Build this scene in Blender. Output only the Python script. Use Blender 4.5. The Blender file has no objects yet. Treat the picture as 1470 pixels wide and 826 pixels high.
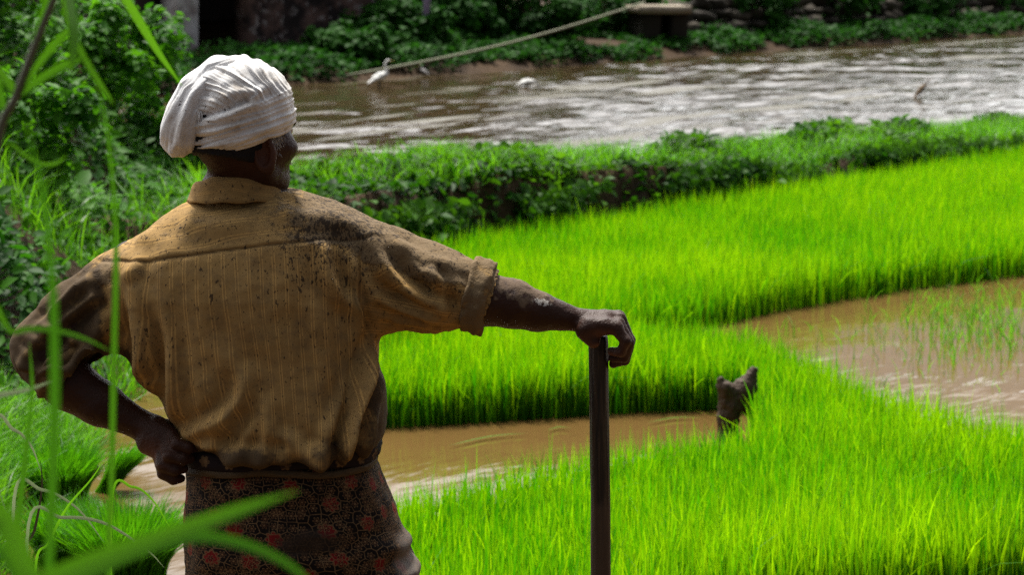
import bpy, math, random
import numpy as np
from mathutils import Vector

random.seed(7)
RNG = np.random.default_rng(11)
scene = bpy.context.scene
COL = scene.collection

# ---------------------------------------------------------------- camera
F_PX = 3471.0                      # focal length in pixels of a 1470 wide picture (85 mm)
PITCH = math.radians(8.41)
CAM_H = 1.95
cam_data = bpy.data.cameras.new("camera")
cam = bpy.data.objects.new("camera", cam_data)
COL.objects.link(cam)
cam.location = (0, 0, CAM_H)
cam.rotation_euler = (math.pi / 2 - PITCH, 0, 0)
cam_data.sensor_width = 36.0
cam_data.lens = 85.0
cam_data.clip_start = 0.05
cam_data.clip_end = 6000
cam_data.dof.use_dof = True
cam_data.dof.focus_distance = 4.36
cam_data.dof.aperture_fstop = 9.5
scene.camera = cam

# ---------------------------------------------------------------- sun, sky, exposure
SUN_EL = math.radians(63)
SUN_AZ = math.radians(-14)          # from +Y (ahead of the camera) towards +X
sun_data = bpy.data.lights.new("sun", 'SUN')
sun_data.energy = 5.0
sun_data.angle = math.radians(8)
sun_data.color = (1.0, 0.95, 0.86)
sun = bpy.data.objects.new("sun", sun_data)
COL.objects.link(sun)
sdir = Vector((math.sin(SUN_AZ) * math.cos(SUN_EL), math.cos(SUN_AZ) * math.cos(SUN_EL), math.sin(SUN_EL)))
sun.rotation_euler = sdir.to_track_quat('Z', 'Y').to_euler()
sun.location = (0, 0, 30)

world = bpy.data.worlds.new("World")
scene.world = world
world.use_nodes = True
wn = world.node_tree
for n in list(wn.nodes):
    wn.nodes.remove(n)
w_out = wn.nodes.new('ShaderNodeOutputWorld')
w_bg = wn.nodes.new('ShaderNodeBackground')
w_bg.inputs['Strength'].default_value = 0.066
w_sky = wn.nodes.new('ShaderNodeTexSky')
w_sky.sky_type = 'NISHITA'
w_sky.sun_disc = False
w_sky.sun_elevation = SUN_EL
w_sky.sun_rotation = SUN_AZ
w_sky.air_density = 1.0
w_sky.dust_density = 2.0
w_tc = wn.nodes.new('ShaderNodeTexCoord')
w_map = wn.nodes.new('ShaderNodeMapping')
w_map.inputs['Scale'].default_value = (1.0, 1.0, 2.4)
w_noise = wn.nodes.new('ShaderNodeTexNoise')
w_noise.inputs['Scale'].default_value = 2.2
w_noise.inputs['Detail'].default_value = 6.0
w_noise.inputs['Roughness'].default_value = 0.6
w_ramp = wn.nodes.new('ShaderNodeValToRGB')
w_ramp.color_ramp.elements[0].position = 0.30
w_ramp.color_ramp.elements[1].position = 0.54
w_mix = wn.nodes.new('ShaderNodeMix')
w_mix.data_type = 'RGBA'
# bright haze and cloud: brightest on the sun's side of the sky, much dimmer behind the camera
w_dot = wn.nodes.new('ShaderNodeVectorMath'); w_dot.operation = 'DOT_PRODUCT'
w_dot.inputs[1].default_value = (sdir + Vector((-0.25, 0.35, -0.45))).normalized()
w_rng = wn.nodes.new('ShaderNodeMapRange'); w_rng.interpolation_type = 'SMOOTHSTEP'
w_rng.inputs[1].default_value = 0.0; w_rng.inputs[2].default_value = 0.80
w_cl = wn.nodes.new('ShaderNodeMix'); w_cl.data_type = 'RGBA'
w_cl.inputs[6].default_value = (2.4, 2.45, 2.55, 1.0)
w_cl.inputs[7].default_value = (32.0, 32.0, 32.0, 1.0)
wn.links.new(w_tc.outputs['Generated'], w_dot.inputs[0])
wn.links.new(w_dot.outputs['Value'], w_rng.inputs[0])
wn.links.new(w_rng.outputs[0], w_cl.inputs[0])
w_sep = wn.nodes.new('ShaderNodeSeparateXYZ')
w_el = wn.nodes.new('ShaderNodeValToRGB')          # invented unseen sky bands that steer water reflections: bright horizon, dark cloud, bright haze
for q_, g_ in ((0.0, 1.0), (0.105, 1.0), (0.137, 0.16), (0.205, 0.18), (0.275, 1.0)):
    e_ = w_el.color_ramp.elements[0] if q_ == 0.0 else w_el.color_ramp.elements.new(q_)
    e_.position = q_; e_.color = (g_, g_, g_, 1.0)
w_mul = wn.nodes.new('ShaderNodeMix'); w_mul.data_type = 'RGBA'; w_mul.blend_type = 'MULTIPLY'; w_mul.inputs[0].default_value = 1.0
wn.links.new(w_tc.outputs['Generated'], w_sep.inputs[0])
wn.links.new(w_sep.outputs['Z'], w_el.inputs[0])
wn.links.new(w_cl.outputs[2], w_mul.inputs[6])
wn.links.new(w_el.outputs[0], w_mul.inputs[7])
wn.links.new(w_mul.outputs[2], w_mix.inputs[7])
wn.links.new(w_tc.outputs['Generated'], w_map.inputs['Vector'])
wn.links.new(w_map.outputs['Vector'], w_noise.inputs['Vector'])
wn.links.new(w_noise.outputs['Fac'], w_ramp.inputs['Fac'])
wn.links.new(w_ramp.outputs['Color'], w_mix.inputs[0])
wn.links.new(w_sky.outputs['Color'], w_mix.inputs[6])
wn.links.new(w_mix.outputs[2], w_bg.inputs['Color'])
wn.links.new(w_bg.outputs['Background'], w_out.inputs['Surface'])

scene.view_settings.view_transform = 'Standard'
scene.view_settings.look = 'None'
scene.view_settings.exposure = 0.50
scene.view_settings.gamma = 1.0
scene.view_settings.use_curve_mapping = False
scene.render.engine = 'CYCLES'
scene.cycles.use_denoising = False
scene.cycles.max_bounces = 6
scene.cycles.diffuse_bounces = 3
scene.cycles.glossy_bounces = 2
scene.cycles.sample_clamp_indirect = 1.2
scene.cycles.sample_clamp_direct = 6.0
scene.cycles.use_adaptive_sampling = False
scene.cycles.transparent_max_bounces = 6
scene.cycles.caustics_reflective = False
scene.cycles.caustics_refractive = False

# ---------------------------------------------------------------- photograph geometry -> world points
def ray(px, py):
    a = (px - 735.0) / F_PX
    b = (413.0 - py) / F_PX
    c, s = math.cos(PITCH), math.sin(PITCH)
    return np.array([a, c + b * s, -s + b * c])

def at(px, py, Y):
    d = ray(px, py)
    return np.array([0, 0, CAM_H]) + d * (Y / d[1])

def gr(px, py, z=0.0):
    d = ray(px, py)
    return np.array([0, 0, CAM_H]) + d * ((z - CAM_H) / d[2])

# bund frame: s runs along the bund, c across it (away from the camera)
BA = np.array([-0.66, 15.7]); BU = np.array([0.62, 0.785]); BU /= np.linalg.norm(BU)
BN = np.array([-BU[1], BU[0]])
def on_c(px, c):
    d = ray(px, 60); k = d[0] / d[1]
    t = (c + BA @ BN) / (k * BN[0] + BN[1])
    return np.array([k * t, t])

# ---------------------------------------------------------------- numeric noise
def _hash(ix, iy, iz, seed):
    h = (ix.astype(np.int64) * 374761393 + iy.astype(np.int64) * 668265263 + iz.astype(np.int64) * 2147483647 + seed * 974711) & 0x7fffffff
    h = ((h ^ (h >> 13)) * 1274126177) & 0x7fffffff
    h = h ^ (h >> 16)
    return (h & 0xffff) / 65535.0

def vnoise(p, seed=0):
    p = np.asarray(p, dtype=np.float64)
    if p.shape[-1] == 2:
        p = np.concatenate([p, np.zeros(p.shape[:-1] + (1,))], -1)
    i = np.floor(p).astype(np.int64)
    f = p - i
    f = f * f * (3 - 2 * f)
    r = 0
    for dx in (0, 1):
        wx = f[..., 0] if dx else 1 - f[..., 0]
        for dy in (0, 1):
            wy = f[..., 1] if dy else 1 - f[..., 1]
            for dz in (0, 1):
                wz = f[..., 2] if dz else 1 - f[..., 2]
                r = r + wx * wy * wz * _hash(i[..., 0] + dx, i[..., 1] + dy, i[..., 2] + dz, seed)
    return r * 2 - 1

def fbm(p, seed=0, octs=3, gain=0.5):
    p = np.asarray(p, dtype=np.float64)
    r = 0; a = 1.0
    for o in range(octs):
        r = r + a * vnoise(p * (2.03 ** o) + 17.3 * o, seed + o)
        a *= gain
    return r

def sstep(a, b, x):
    t = np.clip((x - a) / (b - a), 0, 1)
    return t * t * (3 - 2 * t)

# ---------------------------------------------------------------- mesh helpers
def mesh_from(name, V, F, smooth=True, attrs=None):
    """V (N,3); F a list of (M,k) index arrays."""
    me = bpy.data.meshes.new(name)
    V = np.ascontiguousarray(V, dtype=np.float32)
    me.vertices.add(len(V))
    me.vertices.foreach_set('co', V.ravel())
    F = [np.asarray(f, dtype=np.int32) for f in F if len(f)]
    nl = sum(f.size for f in F); npoly = sum(len(f) for f in F)
    me.loops.add(nl)
    me.loops.foreach_set('vertex_index', np.concatenate([f.ravel() for f in F]))
    me.polygons.add(npoly)
    tot = np.concatenate([np.full(len(f), f.shape[1], dtype=np.int32) for f in F])
    start = np.concatenate([[0], np.cumsum(tot)[:-1]]).astype(np.int32)
    me.polygons.foreach_set('loop_start', start)
    me.polygons.foreach_set('use_smooth', np.full(npoly, smooth, dtype=bool))
    me.update(calc_edges=True)
    for k, v in (attrs or {}).items():
        a = me.attributes.new(k, 'FLOAT', 'POINT')
        a.data.foreach_set('value', np.ascontiguousarray(v, dtype=np.float32))
    me.validate()
    return me

def obj(name, me, mat=None, parent=None, **props):
    o = bpy.data.objects.new(name, me)
    COL.objects.link(o)
    if mat is not None:
        me.materials.append(mat)
    if parent is not None:
        o.parent = parent
    for k, v in props.items():
        o[k] = v
    return o

def empty(name, loc, **props):
    o = bpy.data.objects.new(name, None)
    COL.objects.link(o)
    o.location = loc
    o.empty_display_size = 0.1
    for k, v in props.items():
        o[k] = v
    return o

def catmull(pts, n):
    P = np.asarray(pts, dtype=float)
    P = np.vstack([2 * P[0] - P[1], P, 2 * P[-1] - P[-2]])
    m = len(P) - 3
    out = []
    for t in np.linspace(0, m - 1e-6, n):
        i = int(t); u = t - i
        a, b, c, d = P[i:i + 4]
        out.append(0.5 * (2 * b + (c - a) * u + (2 * a - 5 * b + 4 * c - d) * u * u + (3 * b - a - 3 * c + d) * u ** 3))
    return np.array(out)

def tube(pts, rad, n=12, caps=True):
    """closed tube along points with a radius per point"""
    P = np.asarray(pts, float); rad = np.broadcast_to(np.asarray(rad, float), (len(P),))
    T = np.gradient(P, axis=0); T /= np.linalg.norm(T, axis=1)[:, None] + 1e-12
    ref = np.array([0, 0, 1.0]) if abs(T[0][2]) < 0.9 else np.array([1.0, 0, 0])
    V = []
    u = np.cross(T[0], ref); u /= np.linalg.norm(u)
    for i in range(len(P)):
        u = u - T[i] * (u @ T[i]); u /= np.linalg.norm(u) + 1e-12
        w = np.cross(T[i], u)
        a = np.linspace(0, 2 * np.pi, n, endpoint=False)
        V.append(P[i] + rad[i] * (np.cos(a)[:, None] * u + np.sin(a)[:, None] * w))
    V = np.concatenate(V)
    q = []
    for i in range(len(P) - 1):
        j = np.arange(n); k = (j + 1) % n
        q.append(np.stack([i * n + j, i * n + k, (i + 1) * n + k, (i + 1) * n + j], 1))
    q = np.concatenate(q)
    F = [q]
    if caps:
        L = (len(P) - 1) * n
        F.append(np.arange(n)[::-1][None, :])
        F.append((L + np.arange(n))[None, :])
    return V, F

def join(parts):
    V = []; F = {}; o = 0
    for v, f in parts:
        V.append(v)
        for a in f:
            a = np.asarray(a)
            F.setdefault(a.shape[1], []).append(a + o)
        o += len(v)
    return np.concatenate(V), [np.concatenate(x) for x in F.values()]

def box(x0, x1, y0, y1, z0, z1):
    V = np.array([(x, y, z) for z in (z0, z1) for y in (y0, y1) for x in (x0, x1)], float)
    F = np.array([(0, 2, 3, 1), (4, 5, 7, 6), (0, 1, 5, 4), (2, 6, 7, 3), (0, 4, 6, 2), (1, 3, 7, 5)])
    return V, [F]

# ---------------------------------------------------------------- signed distances and surface nets
def smin(a, b, k):
    h = np.clip(0.5 + 0.5 * (b - a) / k, 0, 1)
    return b + (a - b) * h - k * h * (1 - h)

def smax(a, b, k):
    return -smin(-a, -b, k)

def sd_cone(p, a, b, ra, rb):
    a = np.asarray(a, np.float32); b = np.asarray(b, np.float32)
    ba = b - a
    t = np.clip(((p - a) @ ba) / (ba @ ba), 0, 1)
    return np.linalg.norm(p - a - t[:, None] * ba, axis=1) - (ra + (rb - ra) * t)

def sd_chain(p, pts, rads, k=0.004):
    d = None
    for i in range(len(pts) - 1):
        e = sd_cone(p, pts[i], pts[i + 1], rads[i], rads[i + 1])
        d = e if d is None else smin(d, e, k)
    return d

def sd_ell(p, c, r, R=None):
    q = p - np.asarray(c, np.float32)
    if R is not None:
        q = q @ np.asarray(R, np.float32).T       # rows of R are the ellipsoid's axes
    r = np.asarray(r, np.float32)
    k0 = np.linalg.norm(q / r, axis=1)
    k1 = np.linalg.norm(q / (r * r), axis=1) + 1e-9
    return k0 * (k0 - 1.0) / k1

def polygonise(f, lo, hi, h, block=6, margin=2.2):
    """surface nets of f<0 inside the box lo..hi with cell h; f is only evaluated near the surface"""
    lo = np.asarray(lo, float); hi = np.asarray(hi, float)
    nb = np.ceil((hi - lo) / (h * block)).astype(int)
    n = nb * block
    cx = [lo[i] + (np.arange(nb[i]) + 0.5) * block * h - 0.5 * h for i in range(3)]
    C = np.stack(np.meshgrid(*cx, indexing='ij'), -1).reshape(-1, 3).astype(np.float32)
    fc = np.concatenate([f(C[i:i + 200000]) for i in range(0, len(C), 200000)])
    G = np.repeat(np.repeat(np.repeat(np.sign(fc).reshape(nb).astype(np.float32), block, 0), block, 1), block, 2)
    near = np.nonzero(np.abs(fc) < block * h * 0.87 * margin)[0]
    off = np.stack(np.meshgrid(*([np.arange(block)] * 3), indexing='ij'), -1).reshape(-1, 3)
    bi = np.stack(np.unravel_index(near, nb), 1) * block
    for s in range(0, len(near), 1500):
        ii = (bi[s:s + 1500, None, :] + off[None]).reshape(-1, 3)
        P = (lo + ii * h).astype(np.float32)
        G[ii[:, 0], ii[:, 1], ii[:, 2]] = f(P)
    S = G < 0
    cnt = np.zeros([k - 1 for k in n], np.int8)
    for dx in (0, 1):
        for dy in (0, 1):
            for dz in (0, 1):
                cnt += S[dx:n[0] - 1 + dx, dy:n[1] - 1 + dy, dz:n[2] - 1 + dz]
    act = np.argwhere((cnt > 0) & (cnt < 8))
    idx = np.full(cnt.shape, -1, np.int32)
    idx[act[:, 0], act[:, 1], act[:, 2]] = np.arange(len(act))
    acc = np.zeros((len(act), 3)); num = np.zeros(len(act))
    cs = [(a, b, c) for a in (0, 1) for b in (0, 1) for c in (0, 1)]
    val = {c: G[act[:, 0] + c[0], act[:, 1] + c[1], act[:, 2] + c[2]] for c in cs}
    for a in cs:
        for ax in range(3):
            if a[ax]:
                continue
            b = list(a); b[ax] = 1; b = tuple(b)
            va, vb = val[a], val[b]
            m = (va < 0) != (vb < 0)
            t = np.where(m, va / np.where(m, va - vb, 1), 0)
            q = np.tile(np.array(a, float), (len(act), 1)); q[:, ax] = t
            acc[m] += q[m]; num[m] += 1
    V = lo + (act + acc / num[:, None]) * h
    quads = []
    for ax in range(3):
        o1, o2 = (ax + 1) % 3, (ax + 2) % 3
        sl0 = [slice(None)] * 3; sl1 = [slice(None)] * 3
        sl0[ax] = slice(0, n[ax] - 1); sl1[ax] = slice(1, n[ax])
        A, B = S[tuple(sl0)], S[tuple(sl1)]
        e = np.argwhere(A != B)
        ok = (e[:, o1] > 0) & (e[:, o2] > 0) & (e[:, o1] < n[o1] - 1) & (e[:, o2] < n[o2] - 1)
        e = e[ok]
        fl = A[e[:, 0], e[:, 1], e[:, 2]]
        def g(d1, d2):
            c = e.copy(); c[:, o1] -= d1; c[:, o2] -= d2
            return idx[c[:, 0], c[:, 1], c[:, 2]]
        q = np.stack([g(1, 1), g(0, 1), g(0, 0), g(1, 0)], 1)
        q[~fl] = q[~fl][:, ::-1]
        quads.append(q)
    Q = np.concatenate(quads)
    Q = Q[(Q >= 0).all(1)]
    return V, Q

def vnormals(V, Q):
    n = np.cross(V[Q[:, 2]] - V[Q[:, 0]], V[Q[:, 3]] - V[Q[:, 1]])
    N = np.zeros_like(V)
    for i in range(4):
        np.add.at(N, Q[:, i], n)
    return N / (np.linalg.norm(N, axis=1)[:, None] + 1e-12)

def relax(V, Q, it=1, w=0.5):
    for _ in range(it):
        A = np.zeros_like(V); c = np.zeros(len(V))
        for i in range(4):
            for j in (1, 3):
                np.add.at(A, Q[:, i], V[Q[:, (i + j) % 4]]); np.add.at(c, Q[:, i], 1)
        V = V * (1 - w) + w * A / c[:, None]
    return V

# ---------------------------------------------------------------- node helper
class Nodes:
    def __init__(self, name):
        self.m = bpy.data.materials.new(name)
        self.m.use_nodes = True
        self.t = self.m.node_tree
        for n in list(self.t.nodes):
            self.t.nodes.remove(n)
        self.out = self.t.nodes.new('ShaderNodeOutputMaterial')
    def set(self, sock, v):
        if isinstance(v, bpy.types.NodeSocket):
            self.t.links.new(v, sock)
        elif isinstance(v, (tuple, list)) and len(v) == 3 and sock.type == 'RGBA':
            sock.default_value = (*v, 1.0)
        else:
            sock.default_value = v
    def n(self, typ, ins=None, out=0, **props):
        nd = self.t.nodes.new('ShaderNode' + typ)
        for k, v in props.items():
            setattr(nd, k, v)
        for k, v in (ins or {}).items():
            self.set(nd.inputs[k], v)
        return nd.outputs[out] if out is not None else nd
    def math(self, op, a, b=0.0, c=0.0, clamp=False):
        nd = self.t.nodes.new('ShaderNodeMath'); nd.operation = op; nd.use_clamp = clamp
        self.set(nd.inputs[0], a); self.set(nd.inputs[1], b); self.set(nd.inputs[2], c)
        return nd.outputs[0]
    def mix(self, f, a, b, blend='MIX'):
        nd = self.t.nodes.new('ShaderNodeMix'); nd.data_type = 'RGBA'; nd.blend_type = blend
        self.set(nd.inputs[0], f); self.set(nd.inputs[6], a); self.set(nd.inputs[7], b)
        return nd.outputs[2]
    def ramp(self, f, a, b):
        """0 at a, 1 at b, smooth"""
        nd = self.t.nodes.new('ShaderNodeMapRange'); nd.interpolation_type = 'SMOOTHSTEP'
        self.set(nd.inputs[0], f); nd.inputs[1].default_value = a; nd.inputs[2].default_value = b
        return nd.outputs[0]
    def attr(self, name):
        return self.n('Attribute', attribute_name=name, out='Fac')
    def coord(self, which='Object', scale=(1, 1, 1), rot=(0, 0, 0)):
        c = self.n('TexCoord', out=which)
        return self.n('Mapping', {'Vector': c, 'Scale': scale, 'Rotation': rot})
    def noise(self, vec, scale, detail=4.0, rough=0.55, dist=0.0):
        return self.n('TexNoise', {'Vector': vec, 'Scale': scale, 'Detail': detail, 'Roughness': rough, 'Distortion': dist}, out='Fac')
    def bump(self, h, strength=0.5, dist=0.01, normal=None):
        ins = {'Height': h, 'Strength': strength, 'Distance': dist}
        if normal is not None:
            ins['Normal'] = normal
        return self.n('Bump', ins)
    def pbr(self, color, rough=0.7, spec=0.5, normal=None, **extra):
        ins = {'Base Color': color, 'Roughness': rough, 'Specular IOR Level': spec}
        if normal is not None:
            ins['Normal'] = normal
        ins.update(extra)
        return self.n('BsdfPrincipled', ins)
    def done(self, shader):
        self.t.links.new(shader, self.out.inputs['Surface'])
        return self.m

def leaf_material(name, c_low, c_high, translucency=0.5, trans_color=None, rough=0.45, spec=0.4):
    """a leaf: diffuse + gloss on the faces, light passing through the blade; colour differs leaf by leaf"""
    N = Nodes(name)
    f = N.attr('rnd')
    col = N.mix(f, c_low, c_high)
    tc = N.mix(f, trans_color[0], trans_color[1]) if trans_color else col
    a = N.pbr(col, rough, spec)
    b = N.n('BsdfTranslucent', {'Color': tc})
    return N.done(N.n('MixShader', {0: translucency, 1: a, 2: b}))
# ================================================================ SETTING
# ---------------------------------------------------------------- ground sheet
LB = [(-3.2, 4.0)] + [tuple(gr(*p)[:2]) for p in ((85, 800), (128, 660), (158, 615), (200, 575), (255, 520))] + [(-1.62, 13.0), (-1.35, 14.6)]
LB = np.array(LB)

def left_dist(x, y):
    """>0 on the land left of the stream / rice field (metres in from the water's edge), only short of the bund"""
    xb = np.interp(y, LB[:, 1], LB[:, 0])
    return xb - x

def ground_h(x, y):
    x = np.asarray(x, float); y = np.asarray(y, float)
    P = np.stack([x, y], -1)
    c = (x - BA[0]) * BN[0] + (y - BA[1]) * BN[1]
    nz = fbm(P * 1.1, 3, 3)
    h = np.full_like(x, -0.09)
    # bund between the two fields
    bund = (sstep(-1.34, -1.10, c + 0.07 * nz) * (1 - sstep(-0.15, 0.45, c + 0.15 * nz))) * (0.38 + 0.06 * nz - 0.15 * sstep(1, 9, (x - BA[0]) * BU[0] + (y - BA[1]) * BU[1]) + 0.16 * sstep(2.2, -0.2, (x - BA[0]) * BU[0] + (y - BA[1]) * BU[1]))
    h = np.maximum(h, -0.09 + bund)
    # land on the left, rising to an overgrown mound
    d = left_dist(x, y) + 0.12 * nz
    inb = 1 - sstep(-0.2, 0.6, c)
    land = sstep(-0.05, 0.7, d) * inb
    mound = sstep(0.2, 1.75, d) * sstep(8.0, 10.5, y) * (1 - sstep(17.0, 19.5, y)) * (1 - sstep(0.9, 2.1, c))
    h = np.maximum(h, -0.09 + 0.30 * land + 1.45 * mound + 0.05 * nz * land)
    # far bank
    far = sstep(10.6, 11.6, c + 0.18 * nz) * 0.24 + np.clip(c - 11.0, 0, 6) * 0.06
    h = np.maximum(h, -0.09 + np.where(c > 10.0, far, 0))
    # the bank the photographer stands on
    near = sstep(4.3, 2.2, y + 0.1 * nz) * 0.32
    h = np.maximum(h, -0.09 + near)
    return h

def grade(a, b, n, fine):
    return np.linspace(a, b, n)

xs = np.concatenate([[-1500, -500, -150, -60, -30, -18], np.arange(-12, -5, 0.4), np.arange(-5, 9, 0.075), np.arange(9, 24, 0.5), [30, 60, 150, 500, 1500]])
ys = np.concatenate([[-1500, -400, -100, -30, -10, -4], np.arange(-2, 12.5, 0.13), np.arange(12.5, 25, 0.06), np.arange(25, 30, .13), np.arange(30, 60, 0.4), [65, 75, 90, 120, 200, 500, 1500]])
GX, GY = np.meshgrid(xs, ys, indexing='ij')
GZ = ground_h(GX, GY)
GZ = np.minimum(GZ, 4.0)
V = np.stack([GX, GY, GZ], -1).reshape(-1, 3)
ni, nj = GX.shape
ii, jj = np.meshgrid(np.arange(ni - 1), np.arange(nj - 1), indexing='ij')
b0 = (ii * nj + jj).ravel()
Q = np.stack([b0, b0 + nj, b0 + nj + 1, b0 + 1], 1)

N = Nodes('wet_earth')
v = N.coord('Object')
n1 = N.noise(v, 1.6, 6)
n2 = N.noise(v, 24, 4, 0.65)
col = N.mix(N.ramp(n1, 0.35, 0.7), (0.022, 0.013, 0.008), (0.060, 0.034, 0.016))
col = N.mix(N.math('MULTIPLY', n2, 0.5), col, (0.085, 0.052, 0.026))
M_EARTH = N.done(N.pbr(col, 0.8, 0.12, N.bump(N.math('ADD', n2, n1), 0.7, 0.05)))
obj('ground', mesh_from('ground', V, [Q]), M_EARTH, kind='structure')

# ---------------------------------------------------------------- water: turbid, still in the rice field, rippled beyond the bund
def water_material(name, mud, ripple_scale, ripple, streak_mud=0.0, spec=0.5):
    N = Nodes(name)
    ang = math.atan2(BU[1], BU[0])
    v = N.coord('Object')
    vr0 = N.n('VectorRotate', {'Vector': v, 'Axis': (0, 0, 1), 'Angle': -ang})
    vr = N.n('Mapping', {'Vector': vr0, 'Scale': (0.30, 1.0, 1.0)})
    n1 = N.noise(vr, ripple_scale, 3, 0.55, 0.4)
    n2 = N.noise(v, ripple_scale * 0.33, 2, 0.5)
    n3 = N.noise(vr, ripple_scale * 3.1, 2, 0.5)
    gust = N.ramp(N.noise(v, 0.55, 2), 0.35, 0.68)
    hgt = N.math('ADD', N.math('ADD', n1, N.math('MULTIPLY', n2, 1.2)), N.math('MULTIPLY', n3, 0.25))
    hgt = N.math('MULTIPLY', hgt, N.math('ADD', 0.25, N.math('MULTIPLY', gust, 1.3)))
    nrm = N.bump(hgt, 1.0, ripple)
    tone = N.noise(v, 0.7, 3)
    base = N.mix(tone, mud[0], mud[1])
    rough = 0.06
    water = N.pbr(base, rough, spec, nrm, IOR=1.333)
    if not streak_mud:
        return N.done(water)
    st = N.n('Mapping', {'Vector': vr0, 'Scale': (0.16, 1.35, 1.0)})
    s1 = N.noise(st, 1.15, 5, 0.62, 0.3)
    s2 = N.noise(N.n('Mapping', {'Vector': vr0, 'Scale': (0.5, 3.2, 1.0)}), 1.6, 4, 0.6)
    ss = N.math('ADD', s1, N.math('MULTIPLY', N.math('SUBTRACT', s2, 0.5), 0.45))
    m = N.ramp(ss, 0.575, 0.63)
    wet = N.pbr(N.mix(s2, (0.035, 0.024, 0.012), (0.07, 0.06, 0.02)), 0.42, 0.35, N.bump(s2, 0.8, 0.05))
    return N.done(N.n('MixShader', {0: m, 1: water, 2: wet}))

M_POND = water_material('muddy_field_water', ((0.135, 0.078, 0.024), (0.095, 0.057, 0.019)), 6.0, 0.0055, spec=0.20)
M_FAR = water_material('flooded_field_water', ((0.055, 0.034, 0.016), (0.04, 0.03, 0.015)), 3.5, 0.03, streak_mud=1)

def sheet(name, pts, z, mat):
    n = len(pts)
    V = np.array([(p[0], p[1], z) for p in pts])
    me = mesh_from(name, V, [np.arange(n)[None, :]], smooth=False)
    return obj(name, me, mat, kind='structure')

def W(s, c):
    q = BA + BU * s + BN * c
    return (q[0], q[1])
sheet('pond_water', [(-9, -3), (30, -3), W(30, -0.6), W(-10, -0.6)], 0.0, M_POND)
def flooded():
    ss = np.concatenate([[-25, -12], np.arange(-5, 26, 0.08), [30, 45, 60]]); cc = np.arange(-0.05, 11.3, 0.03)
    S, C = np.meshgrid(ss, cc, indexing='ij')
    P = BA + S[..., None] * BU + C[..., None] * BN
    q = np.stack([S * 0.26, C], -1)
    gust = 0.62 + 0.5 * sstep(-0.5, 0.5, fbm(np.stack([S * 0.10, C * 0.5], -1), 92, 2)) 
    Z = gust * (0.0105 * vnoise(q * 2.4, 90) + 0.0120 * vnoise(q * 5.6 + 7, 91) + 0.0060 * vnoise(q * 11 + 3, 93)) 
    nj = len(cc)
    ii, jj = np.meshgrid(np.arange(len(ss) - 1), np.arange(nj - 1), indexing='ij')
    b0 = (ii * nj + jj).ravel()
    Q = np.stack([b0, b0 + nj, b0 + nj + 1, b0 + 1], 1)
    return mesh_from('flooded_field', np.concatenate([P, Z[..., None]], -1).reshape(-1, 3), [Q])
obj('flooded_field', flooded(), M_FAR, kind='structure')

# ---------------------------------------------------------------- leaves and blades
def leaf_mesh(name, pos, up, size, aspect=0.34, fold=0.18, rnd=None, rng=RNG):
    n = len(pos)
    up = up / (np.linalg.norm(up, axis=1)[:, None] + 1e-9)
    a = rng.normal(size=(n, 3)); a -= up * (a * up).sum(1)[:, None]
    a /= np.linalg.norm(a, axis=1)[:, None] + 1e-9          # leaf axis
    b = np.cross(up, a)
    s = size[:, None]
    w = aspect * s
    droop = rng.uniform(-0.25, 0.05, n)[:, None] * s
    P = [pos,
         pos + a * s * 0.5 - up * fold * w * 0.5,
         pos + a * s + up * droop,
         pos + a * s * 0.28 + b * w * 0.9 + up * fold * w,
         pos + a * s * 0.66 + b * w * 0.75 + up * (fold * w + droop * 0.4),
         pos + a * s * 0.28 - b * w * 0.9 + up * fold * w,
         pos + a * s * 0.66 - b * w * 0.75 + up * (fold * w + droop * 0.4)]
    V = np.stack(P, 1).reshape(-1, 3)
    t = np.array([(0, 3, 1), (3, 4, 1), (4, 2, 1), (0, 1, 5), (5, 1, 6), (6, 1, 2)])
    Fa = (np.arange(n)[:, None, None] * 7 + t[None]).reshape(-1, 3)
    if rnd is None:
        rnd = rng.random(n)
    return mesh_from(name, V, [Fa], True, {'rnd': np.repeat(rnd, 7)})

def blade_arrays(base, h, width, lean, az, segs=4, curl=1.0, rng=RNG, face=None):
    """grass blades: base (n,3), height h, tip offset lean along azimuth az"""
    n = len(base)
    ts = np.linspace(0, 1, segs + 1)
    d = np.stack([np.cos(az), np.sin(az), np.zeros(n)], 1)
    fa = rng.uniform(0, 2 * np.pi, n) if face is None else face
    side = np.stack([np.cos(fa), np.sin(fa), np.zeros(n)], 1)
    V = np.zeros((n, 2 * (segs + 1), 3))
    for i, t in enumerate(ts):
        off = d * (lean * t ** (1.0 + curl))[:, None]
        z = h * (t - 0.28 * (np.abs(lean) / (h + 1e-6)) * t ** 3)
        p = base + off; p[:, 2] += z
        w = width * (0.75 + 0.5 * t - 1.22 * t ** 2.6) * 0.5
        V[:, 2 * i] = p - side * w[:, None]
        V[:, 2 * i + 1] = p + side * w[:, None]
    q = np.array([(2 * i, 2 * i + 1, 2 * i + 3, 2 * i + 2) for i in range(segs)])
    Fa = (np.arange(n)[:, None, None] * 2 * (segs + 1) + q[None]).reshape(-1, 4)
    return V.reshape(-1, 3), Fa, 2 * (segs + 1)

def in_poly(P, poly):
    x, y = P[:, 0], P[:, 1]
    r = np.zeros(len(P), bool)
    n = len(poly); j = n - 1
    for i in range(n):
        xi, yi = poly[i]; xj, yj = poly[j]
        c = ((yi > y) != (yj > y)) & (x < (xj - xi) * (y - yi) / (yj - yi + 1e-12) + xi)
        r ^= c; j = i
    return r

def scatter_poly(poly, density, rng=RNG):
    poly = np.asarray(poly)
    lo, hi = poly.min(0), poly.max(0)
    n = int((hi - lo).prod() * density)
    P = lo + rng.random((n, 2)) * (hi - lo)
    return P[in_poly(P, poly)]

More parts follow.
